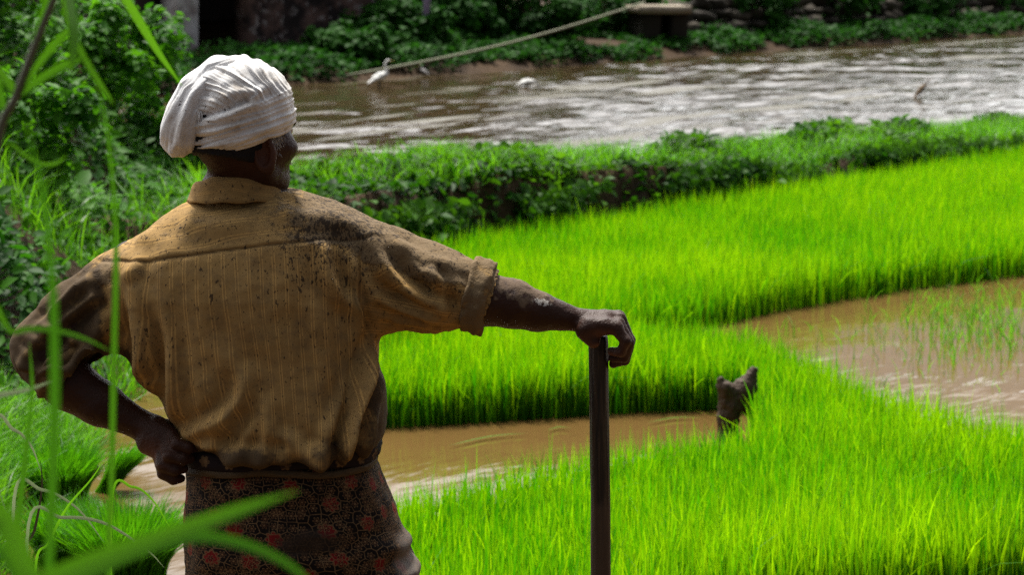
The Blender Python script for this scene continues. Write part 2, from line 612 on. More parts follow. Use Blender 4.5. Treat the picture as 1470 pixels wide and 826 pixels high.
def in_frame(P, margin=0.12):
    """keeps what the picture can show, plus a margin, so that nothing far outside the frame is built"""
    return np.abs(P[:, 0]) < (0.212 + margin) * P[:, 1] + 0.6

# ---------------------------------------------------------------- far bank: undergrowth, shed, slab, stone wall
M_BANK = leaf_material('bank_leaves', (0.010, 0.055, 0.006), (0.032, 0.130, 0.010), 0.35, rough=0.6, spec=0.1)
M_LEAF = leaf_material('weed_leaves', (0.013, 0.072, 0.005), (0.080, 0.240, 0.018), 0.40, ((0.03, 0.16, 0.004), (0.14, 0.42, 0.010)), rough=0.55, spec=0.14)
M_HEDGE = leaf_material('bund_leaves', (0.010, 0.052, 0.004), (0.066, 0.185, 0.010), 0.36, ((0.025, 0.12, 0.003), (0.13, 0.34, 0.007)), rough=0.55, spec=0.14)
M_RICE = leaf_material('rice_blades', (0.030, 0.190, 0.002), (0.140, 0.390, 0.002), 0.5, ((0.07, 0.40, 0.001), (0.43, 0.75, 0.002)), rough=0.5, spec=0.15)
M_GRASS = leaf_material('grass_blades', (0.050, 0.200, 0.010), (0.130, 0.330, 0.020), 0.5, ((0.08, 0.33, 0.004), (0.2, 0.5, 0.01)), rough=0.42, spec=0.4)
M_PALE = leaf_material('pale_grass', (0.16, 0.24, 0.10), (0.30, 0.38, 0.20), 0.35, rough=0.4, spec=0.4)

def bank_cover():
    n = 90000
    s = RNG.uniform(-9, 36, n); c = 10.95 + RNG.gamma(1.3, 1.6, n)
    P = BA + s[:, None] * BU + c[:, None] * BN
    k = in_frame(P, 0.05) & (c < 18)
    P = P[k]; c = c[k]; s = s[k]
    nz = fbm(P * 0.9, 21, 3)
    px = 735 + P[:, 0] / P[:, 1] * F_PX
    bare = (px < 560) & (c > 12.9)                          # yard in front of the shed
    keep = (nz > -0.7 + 0.6 * (c < 11.15)) & ~bare
    P, c, nz, px = P[keep], c[keep], nz[keep], px[keep]
    thick = np.clip(0.10 + 0.16 * (nz + 0.4), 0.03, 0.5)
    z = ground_h(P[:, 0], P[:, 1]) + RNG.random(len(P)) ** 0.7 * thick
    pos = np.column_stack([P, z])
    up = np.column_stack([RNG.normal(0, 0.6, (len(P), 2)), np.ones(len(P))])
    return leaf_mesh('bank_undergrowth', pos, up, RNG.uniform(0.05, 0.12, len(P)), 0.4)
obj('bank_undergrowth', bank_cover(), M_BANK, kind='stuff', label='low dark green undergrowth covering the far bank', category='undergrowth')

def shrub(label, px, c, r, hgt, n, mat, size, seed, group='shrubs on the far bank', squash=1.0, pos=None):
    rng = np.random.default_rng(seed)
    g = on_c(px, c) if pos is None else np.asarray(pos, float)
    gz = float(ground_h(g[0], g[1]))
    root = empty('shrub', (g[0], g[1], gz), label=label, category='shrub', group=group)
    # stems
    parts = []
    tips = []
    for k in range(9):
        a = rng.uniform(0, 2 * np.pi); sp = rng.uniform(0.2, 0.85) * r
        tip = np.array([math.cos(a) * sp, math.sin(a) * sp, hgt * rng.uniform(0.55, 0.95)])
        mid = tip * np.array([0.4, 0.4, 0.5]) + rng.normal(0, 0.04, 3)
        parts.append(tube(catmull([(0, 0, -0.08), mid, tip], 7), np.linspace(0.022, 0.006, 7) * hgt, 6))
        tips.append(tip)
    v, f = join(parts)
    obj('stem', mesh_from('stem', v, f), M_TWIG, root)
    # foliage: leaf clumps spread through the crown volume with gaps
    nc = 46
    cc = rng.normal(size=(nc, 3)); cc /= np.linalg.norm(cc, axis=1)[:, None]
    cc *= rng.uniform(0.45, 1.0, nc)[:, None] ** 0.6
    cc = cc * np.array([r, r, hgt * 0.5]) + np.array([0, 0, hgt * 0.52])
    cr = rng.uniform(0.14, 0.30, nc) * r
    w = rng.integers(0, nc, n)
    d = rng.normal(size=(n, 3)); d /= np.linalg.norm(d, axis=1)[:, None]
    p = cc[w] + d * (cr[w] * rng.random(n) ** 0.4)[:, None]
    p[:, 2] = np.maximum(p[:, 2], 0.02)
    up = d + np.array([0, 0, 0.8]) + rng.normal(0, 0.4, (n, 3))
    rn = np.clip(rng.random(nc)[w] * 0.6 + rng.random(n) * 0.5, 0, 1)
    me = leaf_mesh('foliage', p, up, rng.uniform(0.6, 1.3, n) * size, 0.36, rnd=rn, rng=rng)
    obj('foliage', me, mat, root)
    return root

N = Nodes('twig_bark')
M_TWIG = N.done(N.pbr(N.mix(N.noise(N.coord(), 30), (0.05, 0.03, 0.015), (0.12, 0.08, 0.04)), 0.85, 0.2))

for i, (lab, px, c, r, hg, n) in enumerate([
    ('low dark shrub on the far bank right of the ruined shed', 505, 11.9, 0.65, 0.38, 2600),
    ('broad green shrub on the far bank above the standing egret', 580, 12.2, 0.85, 0.62, 4200),
    ('green shrub on the far bank left of the tallest one', 668, 12.6, 0.80, 0.95, 3600),
    ('tallest bushy shrub on the far bank below the rope', 765, 12.4, 1.0, 1.15, 5200),
    ('shrub on the far bank close to the concrete slab', 868, 13.2, 0.9, 0.95, 3600),
    ('dark shrub above the stone wall, just right of the slab', 1060, 12.5, 1.0, 1.05, 4200),
    ('dark overhanging shrub over the middle of the stone wall', 1170, 12.5, 1.1, 1.05, 4200),
    ('dark shrub over the stone wall towards its far end', 1290, 12.5, 1.2, 1.1, 4200),
    ('darkest shrub at the far end of the stone wall', 1420, 12.5, 1.3, 1.1, 4200)]):
    shrub(lab, px, c, r, hg, n, M_BANK, 0.12, 100 + i)

# ruined shed: low broken wall, plastered piers, roof over a dark inside
N = Nodes('old_plaster')
v = N.coord('Object')
a = N.noise(v, 2.3, 6, 0.65); b = N.noise(v, 9, 5)
col = N.mix(N.ramp(a, 0.42, 0.62), (0.035, 0.027, 0.025), (0.20, 0.12, 0.095))
col = N.mix(N.ramp(b, 0.56, 0.68), col, (0.42, 0.37, 0.34))
M_RUIN = N.done(N.pbr(col, 0.9, 0.2, N.bump(b, 0.7, 0.03)))
N = Nodes('whitewashed_plaster')
v = N.coord('Object')
a = N.noise(v, 3.5, 6, 0.6)
col = N.mix(N.ramp(a, 0.40, 0.66), (0.78, 0.75, 0.74), (0.34, 0.28, 0.27))
M_WHITE = N.done(N.pbr(col, 0.85, 0.2, N.bump(a, 0.5, 0.02)))
N = Nodes('dark_roof')
M_ROOF = N.done(N.pbr(N.mix(N.noise(N.coord(), 3), (0.03, 0.025, 0.022), (0.08, 0.06, 0.05)), 0.9, 0.2))
N = Nodes('lilac_paint')
M_LILAC = N.done(N.pbr(N.mix(N.noise(N.coord(), 6), (0.42, 0.30, 0.50), (0.30, 0.22, 0.36)), 0.7, 0.3))

def rough_box(x0, x1, y0, y1, z0, z1, seg=0.14, amp=0.03, seed=0, top=0.0):
    """a masonry block with a worn outline; top>0 breaks the upper edge"""
    parts = []
    n = lambda L: max(2, int(round(L / seg)) + 1)
    nx, ny, nz = n(x1 - x0), n(y1 - y0), n(z1 - z0)
    X = np.linspace(x0, x1, nx); Y = np.linspace(y0, y1, ny); Z = np.linspace(z0, z1, nz)
    idx = {}
    V = []; F = []
    def vid(i, j, k):
        if (i, j, k) not in idx:
            idx[(i, j, k)] = len(V); V.append((X[i], Y[j], Z[k]))
        return idx[(i, j, k)]
    for i in range(nx - 1):
        for k in range(nz - 1):
            F.append((vid(i, 0, k), vid(i + 1, 0, k), vid(i + 1, 0, k + 1), vid(i, 0, k + 1)))
            F.append((vid(i, ny - 1, k), vid(i, ny - 1, k + 1), vid(i + 1, ny - 1, k + 1), vid(i + 1, ny - 1, k)))
    for j in range(ny - 1):
        for k in range(nz - 1):
            F.append((vid(0, j, k), vid(0, j, k + 1), vid(0, j + 1, k + 1), vid(0, j + 1, k)))
            F.append((vid(nx - 1, j, k), vid(nx - 1, j + 1, k), vid(nx - 1, j + 1, k + 1), vid(nx - 1, j, k + 1)))
    for i in range(nx - 1):
        for j in range(ny - 1):
            F.append((vid(i, j, 0), vid(i, j + 1, 0), vid(i + 1, j + 1, 0), vid(i + 1, j, 0)))
            F.append((vid(i, j, nz - 1), vid(i + 1, j, nz - 1), vid(i + 1, j + 1, nz - 1), vid(i, j + 1, nz - 1)))
    V = np.array(V, float)
    w = (V[:, 2] - z0) / (z1 - z0)
    off = np.stack([fbm(V * 3.1 + s * 9.7, seed + s, 2) for s in range(3)], 1) * amp
    V2 = V + off
    if top:
        V2[:, 2] += top * w ** 3 * fbm(V[:, :2] * 1.7, seed + 7, 3)
    return V2, [np.array(F)]

ang_b = math.atan2(BU[1], BU[0])
g0 = on_c(248, 14.0); g1 = on_c(560, 14.0)
L = np.linalg.norm(g1 - g0)
gz = float(ground_h(g0[0], g0[1])) - 0.12
shed = empty('ruined_shed', (g0[0], g0[1], gz), label='ruined dark shed with pale plaster piers on the far bank', category='shed')
shed.rotation_euler = (0, 0, ang_b)
ppu = L / (560 - 236)
obj('pier', mesh_from('pier', *rough_box(0.0, 0.36, -0.12, 0.22, 0, 2.6, 0.12, 0.02, 1)), M_WHITE, shed, label='whitewashed pier with dark stains')
obj('pier', mesh_from('pier', *rough_box(1.42, 1.68, -0.05, 0.22, 0, 2.6, 0.12, 0.02, 2)), M_RUIN, shed)
obj('pier', mesh_from('pier', *rough_box(4.55, 4.8, -0.05, 0.22, 0, 2.6, 0.12, 0.02, 3)), M_RUIN, shed)
obj('pier', mesh_from('pier', *rough_box(5.45, 5.75, -0.05, 0.22, 0, 2.6, 0.12, 0.02, 4)), M_RUIN, shed)
obj('front_wall', mesh_from('front_wall', *rough_box(1.69, 4.54, 0.02, 0.2, 0, 0.86, 0.10, 0.035, 5, 0.16)), M_RUIN, shed)
obj('front_wall', mesh_from('front_wall', *rough_box(4.81, 5.44, 0.02, 0.2, 0, 0.7, 0.10, 0.03, 6, 0.12)), M_RUIN, shed)
obj('back_wall', mesh_from('back_wall', *rough_box(-0.3, 7.4, 4.0, 4.25, 0, 2.6, 0.25, 0.03, 8)), M_ROOF, shed)
obj('side_wall', mesh_from('side_wall', *rough_box(-0.35, -0.1, 0.25, 3.98, 0, 2.6, 0.25, 0.03, 9)), M_ROOF, shed)
obj('side_wall', mesh_from('side_wall', *rough_box(7.2, 7.42, 0.25, 3.98, 0, 2.6, 0.25, 0.03, 10)), M_ROOF, shed)
obj('roof', mesh_from('roof', *rough_box(-0.8, 7.9, -1.0, 4.6, 2.62, 2.78, 0.3, 0.03, 11)), M_ROOF, shed)
t = on_c(612, 11.85); tz = float(ground_h(*t))
obj('painted_post', mesh_from('painted_post', *tube([(t[0], t[1], tz - 0.1), (t[0] + .01, t[1], tz + 0.8), (t[0] - .01, t[1], tz + 2.3)], (0.06, 0.055, 0.05), 14)), M_LILAC,
    label='slim lilac painted post on the far bank beside the shed', category='post')

# concrete slab on stone piers
N = Nodes('bare_concrete')
v = N.coord('Object')
M_CONC = N.done(N.pbr(N.mix(N.noise(v, 5, 5), (0.36, 0.31, 0.24), (0.20, 0.17, 0.13)), 0.85, 0.2, N.bump(N.noise(v, 30), 0.4, 0.01)))
N = Nodes('bank_stone')
v = N.coord('Object')
r = N.attr('rnd')
M_STONE = N.done(N.pbr(N.mix(N.noise(v, 6, 5), N.mix(r, (0.025, 0.021, 0.018), (0.14, 0.12, 0.095)), (0.035, 0.03, 0.022)), 0.9, 0.2, N.bump(N.noise(v, 20), 0.6, 0.02)))
g = on_c(918, 11.9); gz = float(ground_h(*g)) + 0.05
slab = empty('stone_culvert', (g[0], g[1], gz), label='concrete slab resting on dark stone piers at the far bank', category='culvert')
slab.rotation_euler = (0, 0, math.radians(12))
obj('slab', mesh_from('slab', *rough_box(-0.05, 0.80, -0.2, 0.75, 0.40, 0.52, 0.1, 0.008, 1)), M_CONC, slab)
obj('pier', mesh_from('pier', *rough_box(0.02, 0.32, -0.1, 0.7, -0.2, 0.395, 0.1, 0.015, 2)), M_STONE, slab)
obj('pier', mesh_from('pier', *rough_box(0.50, 0.76, -0.1, 0.7, -0.2, 0.395, 0.1, 0.015, 3)), M_STONE, slab)

S_OF = lambda px, c: float((on_c(px, c) - BA) @ BU)
def stone_wall():
    rng = np.random.default_rng(5)
    parts = []; rn = []
    for row in range(4):
        s = S_OF(985, 11.8)
        while s < S_OF(1600, 11.8):
            w = rng.uniform(0.16, 0.5); hh = rng.uniform(0.12, 0.26)
            th = np.linspace(0, np.pi, 7); ph = np.linspace(0, 2 * np.pi, 11)[:-1]
            P = np.array([(math.sin(a) * math.cos(b), math.sin(a) * math.sin(b), math.cos(a)) for a in th for b in ph])
            P = np.sign(P) * np.abs(P) ** 0.8
            P = P * np.array([w * 0.5, 0.18, hh * 0.55]) * (1 + 0.45 * fbm(P * 1.9 + rng.uniform(0, 50), 3, 2))[:, None]
            q = BA + BU * (s + w / 2) + BN * (11.75 + row * 0.12)
            z = 0.18 + row * 0.19 + rng.uniform(-0.03, 0.03)
            R = np.array([[BU[0], BN[0]], [BU[1], BN[1]]])
            xy = P[:, :2] @ R.T + q
            idx = []
            for a in range(6):
                for b in range(10):
                    idx.append((a * 10 + b, (a + 1) * 10 + b, (a + 1) * 10 + (b + 1) % 10, a * 10 + (b + 1) % 10))
            parts.append((np.column_stack([xy, P[:, 2] + z]), [np.array(idx)])); rn.append(np.full(len(P), rng.random() ** 2))
            s += w * rng.uniform(0.9, 1.9)
    v, f = join(parts)
    return mesh_from('stone_retaining_wall', v, f, True, {'rnd': np.concatenate(rn)})
obj('stone_retaining_wall', stone_wall(), M_STONE, label='rough fieldstone retaining wall along the far bank under dark shrubs', category='wall')

# rope from the mud to the slab
N = Nodes('old_rope')
M_ROPE = N.done(N.pbr(N.mix(N.noise(N.coord(), 14), (0.30, 0.30, 0.22), (0.17, 0.18, 0.12)), 0.85, 0.2))
pa = at(500, 108, 30.3); pb = at(925, 3, 36.4)
pts = [pa + (pb - pa) * t - np.array([0, 0, 0.10 * math.sin(math.pi * t)]) for t in np.linspace(0, 1, 18)]
obj('rope', mesh_from('rope', *tube(pts, 0.018, 8)), M_ROPE, label='thin pale rope slanting up from the far mud to the slab', category='rope')

# ---------------------------------------------------------------- left mound, bund, near bank: leaves
def land_cover():
    n = 150000
    x = RNG.uniform(-6.5, -0.9, n); y = RNG.uniform(8.5, 18.5, n)
    P = np.column_stack([x, y])
    c = (P - BA) @ BN
    d = left_dist(x, y)
    nz = fbm(P * 1.5, 31, 3)
    k = in_frame(P, 0.06) & (d > 0.05 + 0.1 * nz) & (c < 0.3 + 1.6 * (d > .5)) & (RNG.random(n) < np.clip(0.62 + 0.9 * nz, 0.12, 1))
    P, d, nz = P[k], d[k], nz[k]
    thick = (0.10 + 0.26 * np.clip(nz + 0.5, 0, 1.3)) * sstep(0, 1.0, d) + 0.04
    z = ground_h(P[:, 0], P[:, 1]) + thick * RNG.random(len(P)) ** 0.55
    pos = np.column_stack([P, z])
    up = np.column_stack([RNG.normal(0, 0.55, len(P)), RNG.normal(-0.35, 0.55, len(P)), np.ones(len(P))])
    size = 0.02 + 0.065 * RNG.random(len(P)) ** 1.6 * (1 + 0.9 * (RNG.random(len(P)) > 0.93))
    rn = np.clip(0.45 + 0.55 * fbm(pos * 1.6, 33, 2) + RNG.normal(0, .22, len(P)), 0, 1)
    return leaf_mesh('weeds', pos, up, size, 0.32, rnd=rn)
obj('weeds', land_cover(), M_LEAF, kind='stuff', label='broad leaved weeds smothering the mound on the left', category='weeds')

def bund_cover():
    n = 95000
    s = RNG.uniform(-2.2, 12, n); c = RNG.uniform(-1.30, 0.4, n)
    P = BA + s[:, None] * BU + c[:, None] * BN
    nz = fbm(P * 1.6, 41, 3)
    k = in_frame(P, 0.06) & (RNG.random(n) < np.clip(0.75 + 0.6 * nz, 0.15, 1))
    P, nz, c = P[k], nz[k], c[k]
    thick = 0.02 + (0.04 + 0.15 * np.clip(nz + 0.15, 0, 1.0) ** 1.3) * sstep(-1.3, -1.0, c)
    z = np.maximum(ground_h(P[:, 0], P[:, 1]) + thick * RNG.random(len(P)) ** 0.6, 0.015)
    pos = np.column_stack([P, z])
    up = np.column_stack([RNG.normal(0, 0.6, (len(P), 2)), np.ones(len(P))])
    # creepers hanging over the cut front face, thinning out downwards between bare hollows
    n = 60000
    s = RNG.uniform(-2.2, 12, n); t = RNG.random(n) ** 0.75
    q = np.stack([s * 1.5, t * 1.2], 1)
    nz = fbm(q, 45, 3)
    k = RNG.random(n) < np.clip(-0.12 + 0.62 * t + 1.3 * nz, 0.015, 1)
    s, t, nz = s[k], t[k], nz[k]
    top = 0.36 - 0.15 * sstep(1, 9, s)
    c = -1.36 + 0.17 * t - 0.10 * RNG.random(len(s)) * (0.4 + t) - .05 * nz
    P2 = BA + s[:, None] * BU + c[:, None] * BN
    pos2 = np.column_stack([P2, 0.01 + t * top])
    kk = in_frame(P2, 0.06)
    up2 = np.column_stack([-BN[0] + RNG.normal(0, .5, len(s)), -BN[1] + RNG.normal(0, .5, len(s)), RNG.uniform(0.0, 1.0, len(s))])
    pos = np.concatenate([pos, pos2[kk]]); up = np.concatenate([up, up2[kk]])
    rn = np.clip(0.45 + 0.55 * fbm(pos * 2.2, 47, 2) + RNG.normal(0, .22, len(pos)), 0, 1)
    return leaf_mesh('creeping_leaves', pos, up, 0.022 + 0.07 * RNG.random(len(pos)) ** 2, 0.34, rnd=rn)
obj('creeping_leaves', bund_cover(), M_HEDGE, kind='stuff', label='leafy creepers covering the earth bund behind the rice', category='creepers')

def grass_stuff(name, P, hgt, width, lean, mat, label, zoff=None, segs=4):
    n = len(P)
    z = ground_h(P[:, 0], P[:, 1]) if zoff is None else np.full(n, zoff)
    h = hgt * RNG.uniform(0.55, 1.25, n)
    v, f, k = blade_arrays(np.column_stack([P, z - 0.01]), h, width * RNG.uniform(0.7, 1.3, n), lean * h * RNG.uniform(0.1, 1.2, n), RNG.uniform(0, 2 * np.pi, n), segs)
    me = mesh_from(name, v, [f], True, {'rnd': np.repeat(RNG.random(n), k)})
    return obj(name, me, mat, kind='stuff', label=label, category='grass')

def bund_grass_points():
    n = 26000
    s = RNG.uniform(-2.4, 12, n); c = RNG.uniform(-1.15, 0.4, n)
    P = BA + s[:, None] * BU + c[:, None] * BN
    nz = fbm(P * 1.3, 51, 3)
    return P[in_frame(P, 0.05) & (nz > -0.25) & (RNG.random(n) < 0.85)]
grass_stuff('bund_grass', bund_grass_points(), 0.20, 0.007, 0.8, M_GRASS, 'short fresh grass on top of the earth bund')

def mound_grass_points():
    n = 30000
    x = RNG.uniform(-5.5, -0.9, n); y = RNG.uniform(8.6, 17, n)
    P = np.column_stack([x, y])
    nz = fbm(P * 0.9, 61, 3)
    return P[in_frame(P, 0.05) & (left_dist(x, y) > 0.0) & ((P - BA) @ BN < 0.2) & (nz > -0.3)]
grass_stuff('mound_grass', mound_grass_points(), 0.30, 0.008, 0.9, M_GRASS, 'loose grass growing among the weeds of the mound')

def near_grass_points():
    n = 52000
    x = RNG.uniform(-2.6, -0.9, n); y = RNG.uniform(5.4, 9.2, n)
    P = np.column_stack([x, y])
    nz = fbm(P * 1.4, 71, 3)
    free = np.ones(n, bool)
    for a, b, r in ((84, 705, .17), (100, 795, .17), (182, 826, .22), (146, 694, .15)):
        g = gr(a, b)
        free &= np.hypot(P[:, 0] - g[0], P[:, 1] - g[1]) > r
    return P[in_frame(P, 0.03) & (left_dist(x, y) > 0.0) & (nz > -0.35) & free]
grass_stuff('bank_grass', near_grass_points(), 0.24, 0.006, 0.95, M_GRASS, 'tangled green grass on the near bank at left')
P = near_grass_points(); P = P[RNG.random(len(P)) < 0.02]
grass_stuff('dry_grass', P, 0.30, 0.005, 1.3, M_PALE, 'pale dry grass blades arching out of the near bank', segs=6)

# ---------------------------------------------------------------- rice seedlings
T = lambda x, y: tuple(gr(x, y, 0.25)[:2])
G0 = lambda x, y: tuple(gr(x, y, 0.0)[:2])
BED_NEAR = [G0(520, 617), G0(620, 613), G0(700, 608), G0(790, 603), G0(870, 597), G0(980, 592), G0(1035, 591), G0(1075, 597),
            T(1085, 590), T(1000, 604), T(900, 621), T(800, 639), T(700, 664), T(600, 684), T(520, 695),
            G0(480, 900), G0(500, 985), G0(900, 940), G0(1200, 900), G0(1480, 866), G0(1700, 845), G0(1760, 700),
            T(1620, 622), T(1470, 600), T(1380, 584), T(1300, 562), T(1235, 537), T(1170, 503), T(1080, 463), T(980, 447), T(850, 442), T(700, 454), T(560, 472), T(480, 480)]
BED_FAR = [T(420, 445), T(600, 440), T(780, 430), T(880, 417), T(985, 407), G0(1085, 456), G0(1150, 443), G0(1300, 418), G0(1470, 397), G0(1650, 372),
           W(9.5, -1.30), W(7.5, -1.33), W(5, -1.36), W(3.2, -1.30), W(1.6, -1.35), W(.4, -1.35), T(450, 352)]

def rice(name, poly, density, hgt, width, label, segs, mat=None):
    P = scatter_poly(poly, density)
    P = P[in_frame(P, 0.06)]
    P = P + fbm(P * 6, 81, 2)[:, None] * 0.015
    n = len(P)
    patch = fbm(P * 1.2, 83, 3)
    h = hgt * (1 + 0.13 * patch) * np.clip(RNG.normal(0.94, 0.13, n), 0.4, 1.3) * (1 + 0.16 * (RNG.random(n) > .95))
    v, f, k = blade_arrays(np.column_stack([P, np.full(n, -0.02)]), h + 0.02, width * RNG.uniform(0.7, 1.3, n), h * np.abs(RNG.normal(0.0, 0.17, n)) * (1 + 2.0 * (RNG.random(n) > .95)),
                           RNG.uniform(0, 2 * np.pi, n), segs, 1.2)
    rn = np.clip(RNG.normal(0.46, 0.30, n) + 0.25 * patch, 0, 1)
    me = mesh_from(name, v, [f], True, {'rnd': np.repeat(rn, k)})
    return obj(name, me, mat or M_RICE, kind='stuff', label=label, category='rice')
M_RICE_SHADE = leaf_material('rice_shade_leaves', (0.014, 0.085, 0.002), (0.040, 0.165, 0.003), 0.3, rough=0.6, spec=0.1)  # dark blade colour for a layer added as shade inside the beds
rice('near_rice_bed', BED_NEAR, 6800, 0.25, 0.0070, 'bright green rice seedling bed curving round the muddy inlet', 4)
rice('far_rice_bed', BED_FAR, 3800, 0.25, 0.0078, 'bright green rice seedling bed in front of the earth bund', 3)

rice('rice_shade_layer', BED_NEAR, 5200, 0.155, 0.0085, 'short dark leaves added as shade low in the near rice bed', 3, M_RICE_SHADE)
rice('rice_shade_layer', BED_FAR, 1500, 0.14, 0.009, 'short dark leaves added as shade low in the far rice bed', 2, M_RICE_SHADE)

def pond_seedlings():
    n = 850
    c = np.column_stack([RNG.normal(1400, 65, n), RNG.normal(468, 34, n)])
    c = c[(c[:, 1] > 405)]
    P = np.array([gr(a, b)[:2] for a, b in c])
    ex = np.array([gr(RNG.uniform(1120, 1380), RNG.uniform(470, 540))[:2] for _ in range(60)])
    return np.concatenate([P, ex])
P = pond_seedlings()
n = len(P)
h = RNG.uniform(0.03, 0.16, n)
v, f, k = blade_arrays(np.column_stack([P, np.full(n, -0.01)]), h, RNG.uniform(0.004, 0.007, n), h * RNG.uniform(0.1, 0.9, n), RNG.uniform(0, 6.28, n), 3)
obj('sparse_seedlings', mesh_from('sparse_seedlings', v, [f], True, {'rnd': np.repeat(RNG.random(n), k)}), M_GRASS, kind='stuff',
    label='thin scattered seedlings standing in the muddy pond', category='seedlings')
# ================================================================ THE FARMER
MY = 4.30                                     # distance of the man's plane
S_PX = 797.0
def M(px, py, dy=0.0):
    """a point of the man: photograph position on the plane 4.3 m away, dy metres further off"""
    p = at(px, py, MY); p[1] += dy
    return p
def mz(py): return float(M(340, py)[2])
def mx(px): return float(M(px, 413)[0])
_zs = np.array([mz(y) for y in range(0, 1500, 10)])
def to_px(V):
    """photograph coordinates of points near the man's plane, as a flat map of x and z"""
    px = 735 + V[:, 0] / mx(736) if False else 735 + V[:, 0] * (1.0 / (mx(736) - mx(735)))
    py = np.interp(-V[:, 2], -_zs, np.arange(0, 1500, 10))
    return px, py

def table_sdf(rows, n=2.4):
    """upright body with rows (py, left px, right px, centre dy, half depth)"""
    R = np.array(rows, float)
    z = np.array([mz(y) for y in R[:, 0]])
    xl = np.array([mx(v) for v in R[:, 1]]); xr = np.array([mx(v) for v in R[:, 2]])
    o = np.argsort(z)
    z, cx, rx, cy, ry = z[o], ((xl + xr) / 2)[o], ((xr - xl) / 2)[o], R[o, 3], R[o, 4]
    def f(p):
        a = np.interp(p[:, 2], z, cx); b = np.interp(p[:, 2], z, rx)
        c = np.interp(p[:, 2], z, cy); d = np.interp(p[:, 2], z, ry)
        k = (np.abs((p[:, 0] - a) / b) ** n + np.abs((p[:, 1] - MY - c) / d) ** n) ** (1 / n)
        s = (k - 1) * np.minimum(b, d)
        return np.maximum(s, np.maximum(z[0] - p[:, 2], p[:, 2] - z[-1]))
    return f

# ---------------------------------------------------------------- body: one continuous skin
FA = math.radians(43)                          # the face looks right and away
FD = np.array([math.sin(FA), math.cos(FA), 0.0])
FR = np.array([math.cos(FA), -math.sin(FA), 0.0])   # the man's right
UPV = np.array([0, 0, 1.0])
HC = M(346, 186, 0.0)                          # centre of the skull
HAX = np.stack([FR, FD, UPV])
def H(r, f, u):
    return HC + FR * r + FD * f + UPV * u

torso_in = table_sdf([(268, 300, 380, .03, .045), (300, 285, 470, .025, .05), (330, 240, 515, .02, .08), (380, 185, 528, .01, .105), (450, 185, 525, .0, .115),
                      (540, 205, 525, .005, .11), (620, 275, 525, .005, .105), (700, 280, 530, 0.01, .11), (790, 275, 555, 0.01, .12), (870, 275, 570, .015, .115), (900, 278, 570, .015, .11)])
SH_R, EL_R, WR_R = M(505, 365, .01), M(690, 428, -.01), M(836, 462, .01)
SH_L, EL_L, WR_L = M(190, 395, .02), M(66, 502, -.03), M(209, 603, -.052)

def hand_right(p):
    """palm on the butt of the pole, fingers folding over the far edge and down"""
    d = sd_cone(p, WR_R, M(864, 466, .008), .0195, .021)
    palm = sd_chain(p, [M(846, 466, -.018), M(868, 466, -.020), M(884, 467, -.024)], [.017, .0165, .0135])
    palm = smin(palm, sd_chain(p, [M(848, 463, .014), M(870, 461, .012), M(887, 461, .010)], [.0165, .0165, .0135]), .012)
    palm = smin(palm, sd_chain(p, [M(850, 464, .032), M(870, 461, .034), M(888, 460, .034)], [.014, .0145, .0125]), .012)
    d = smin(d, palm, .014)
    d = smin(d, sd_cone(p, M(838, 474, -.016), M(851, 488, -.019), .0155, .0125), .012)     # heel of the hand
    F = [([M(883, 468, -.026), M(897, 486, -.034), M(890, 502, -.030), M(877, 502, -.020)], [.0118, .0098, .0088, .0078]),
         ([M(887, 464, -.010), M(902, 489, -.018), M(895, 512, -.014), M(879, 514, -.006)], [.0125, .0105, .0094, .0082]),
         ([M(890, 461, .012), M(904, 490, .004), M(897, 518, .004), M(881, 523, .006)], [.0128, .0108, .0096, .0084]),
         ([M(889, 460, .034), M(901, 488, .028), M(896, 516, .024), M(881, 526, .020)], [.0125, .0104, .0092, .0080])]
    for pts, r in F:
        d = smin(d, sd_chain(p, pts, r, .003), .0030)
    th = sd_chain(p, [M(846, 468, .034), M(851, 487, .050), M(862, 506, .052), M(872, 520, .046)], [.0135, .0120, .0106, .0088], .004)
    return smin(d, th, .010)

def hand_left(p):
    """back of the hand set on the hip, fingers bent with the knuckles towards the camera, thumb gripping forwards"""
    d = sd_cone(p, WR_L, M(237, 618, -.066), .0260, .027)
    d = smin(d, sd_chain(p, [M(232, 606, -.062), M(252, 611, -.080)], [.022, .0145]), .012)
    d = smin(d, sd_chain(p, [M(228, 618, -.068), M(246, 624, -.086)], [.022, .0145]), .012)
    d = smin(d, sd_chain(p, [M(222, 626, -.070), M(240, 637, -.084)], [.021, .0140]), .012)
    F = [([M(253, 611, -.080), M(266, 621, -.110), M(282, 625, -.112), M(290, 626, -.102)], [.0128, .0114, .0102, .0088]),
         ([M(249, 622, -.086), M(256, 636, -.114), M(274, 641, -.114), M(284, 641, -.104)], [.0132, .0118, .0106, .0090]),
         ([M(243, 632, -.084), M(246, 650, -.110), M(263, 656, -.112), M(274, 656, -.100)], [.0130, .0116, .0104, .0088]),
         ([M(237, 639, -.078), M(246, 663, -.102), M(260, 671, -.104), M(270, 671, -.094)], [.0120, .0106, .0094, .0080])]
    for pts, r in F:
        d = smin(d, sd_chain(p, pts, r, .003), .0030)
    th = sd_chain(p, [M(226, 605, -.050), M(248, 611, -.025), M(258, 621, .005), M(260, 627, .03)], [.017, .0150, .0120, .0095], .004)
    return smin(d, th, .012)

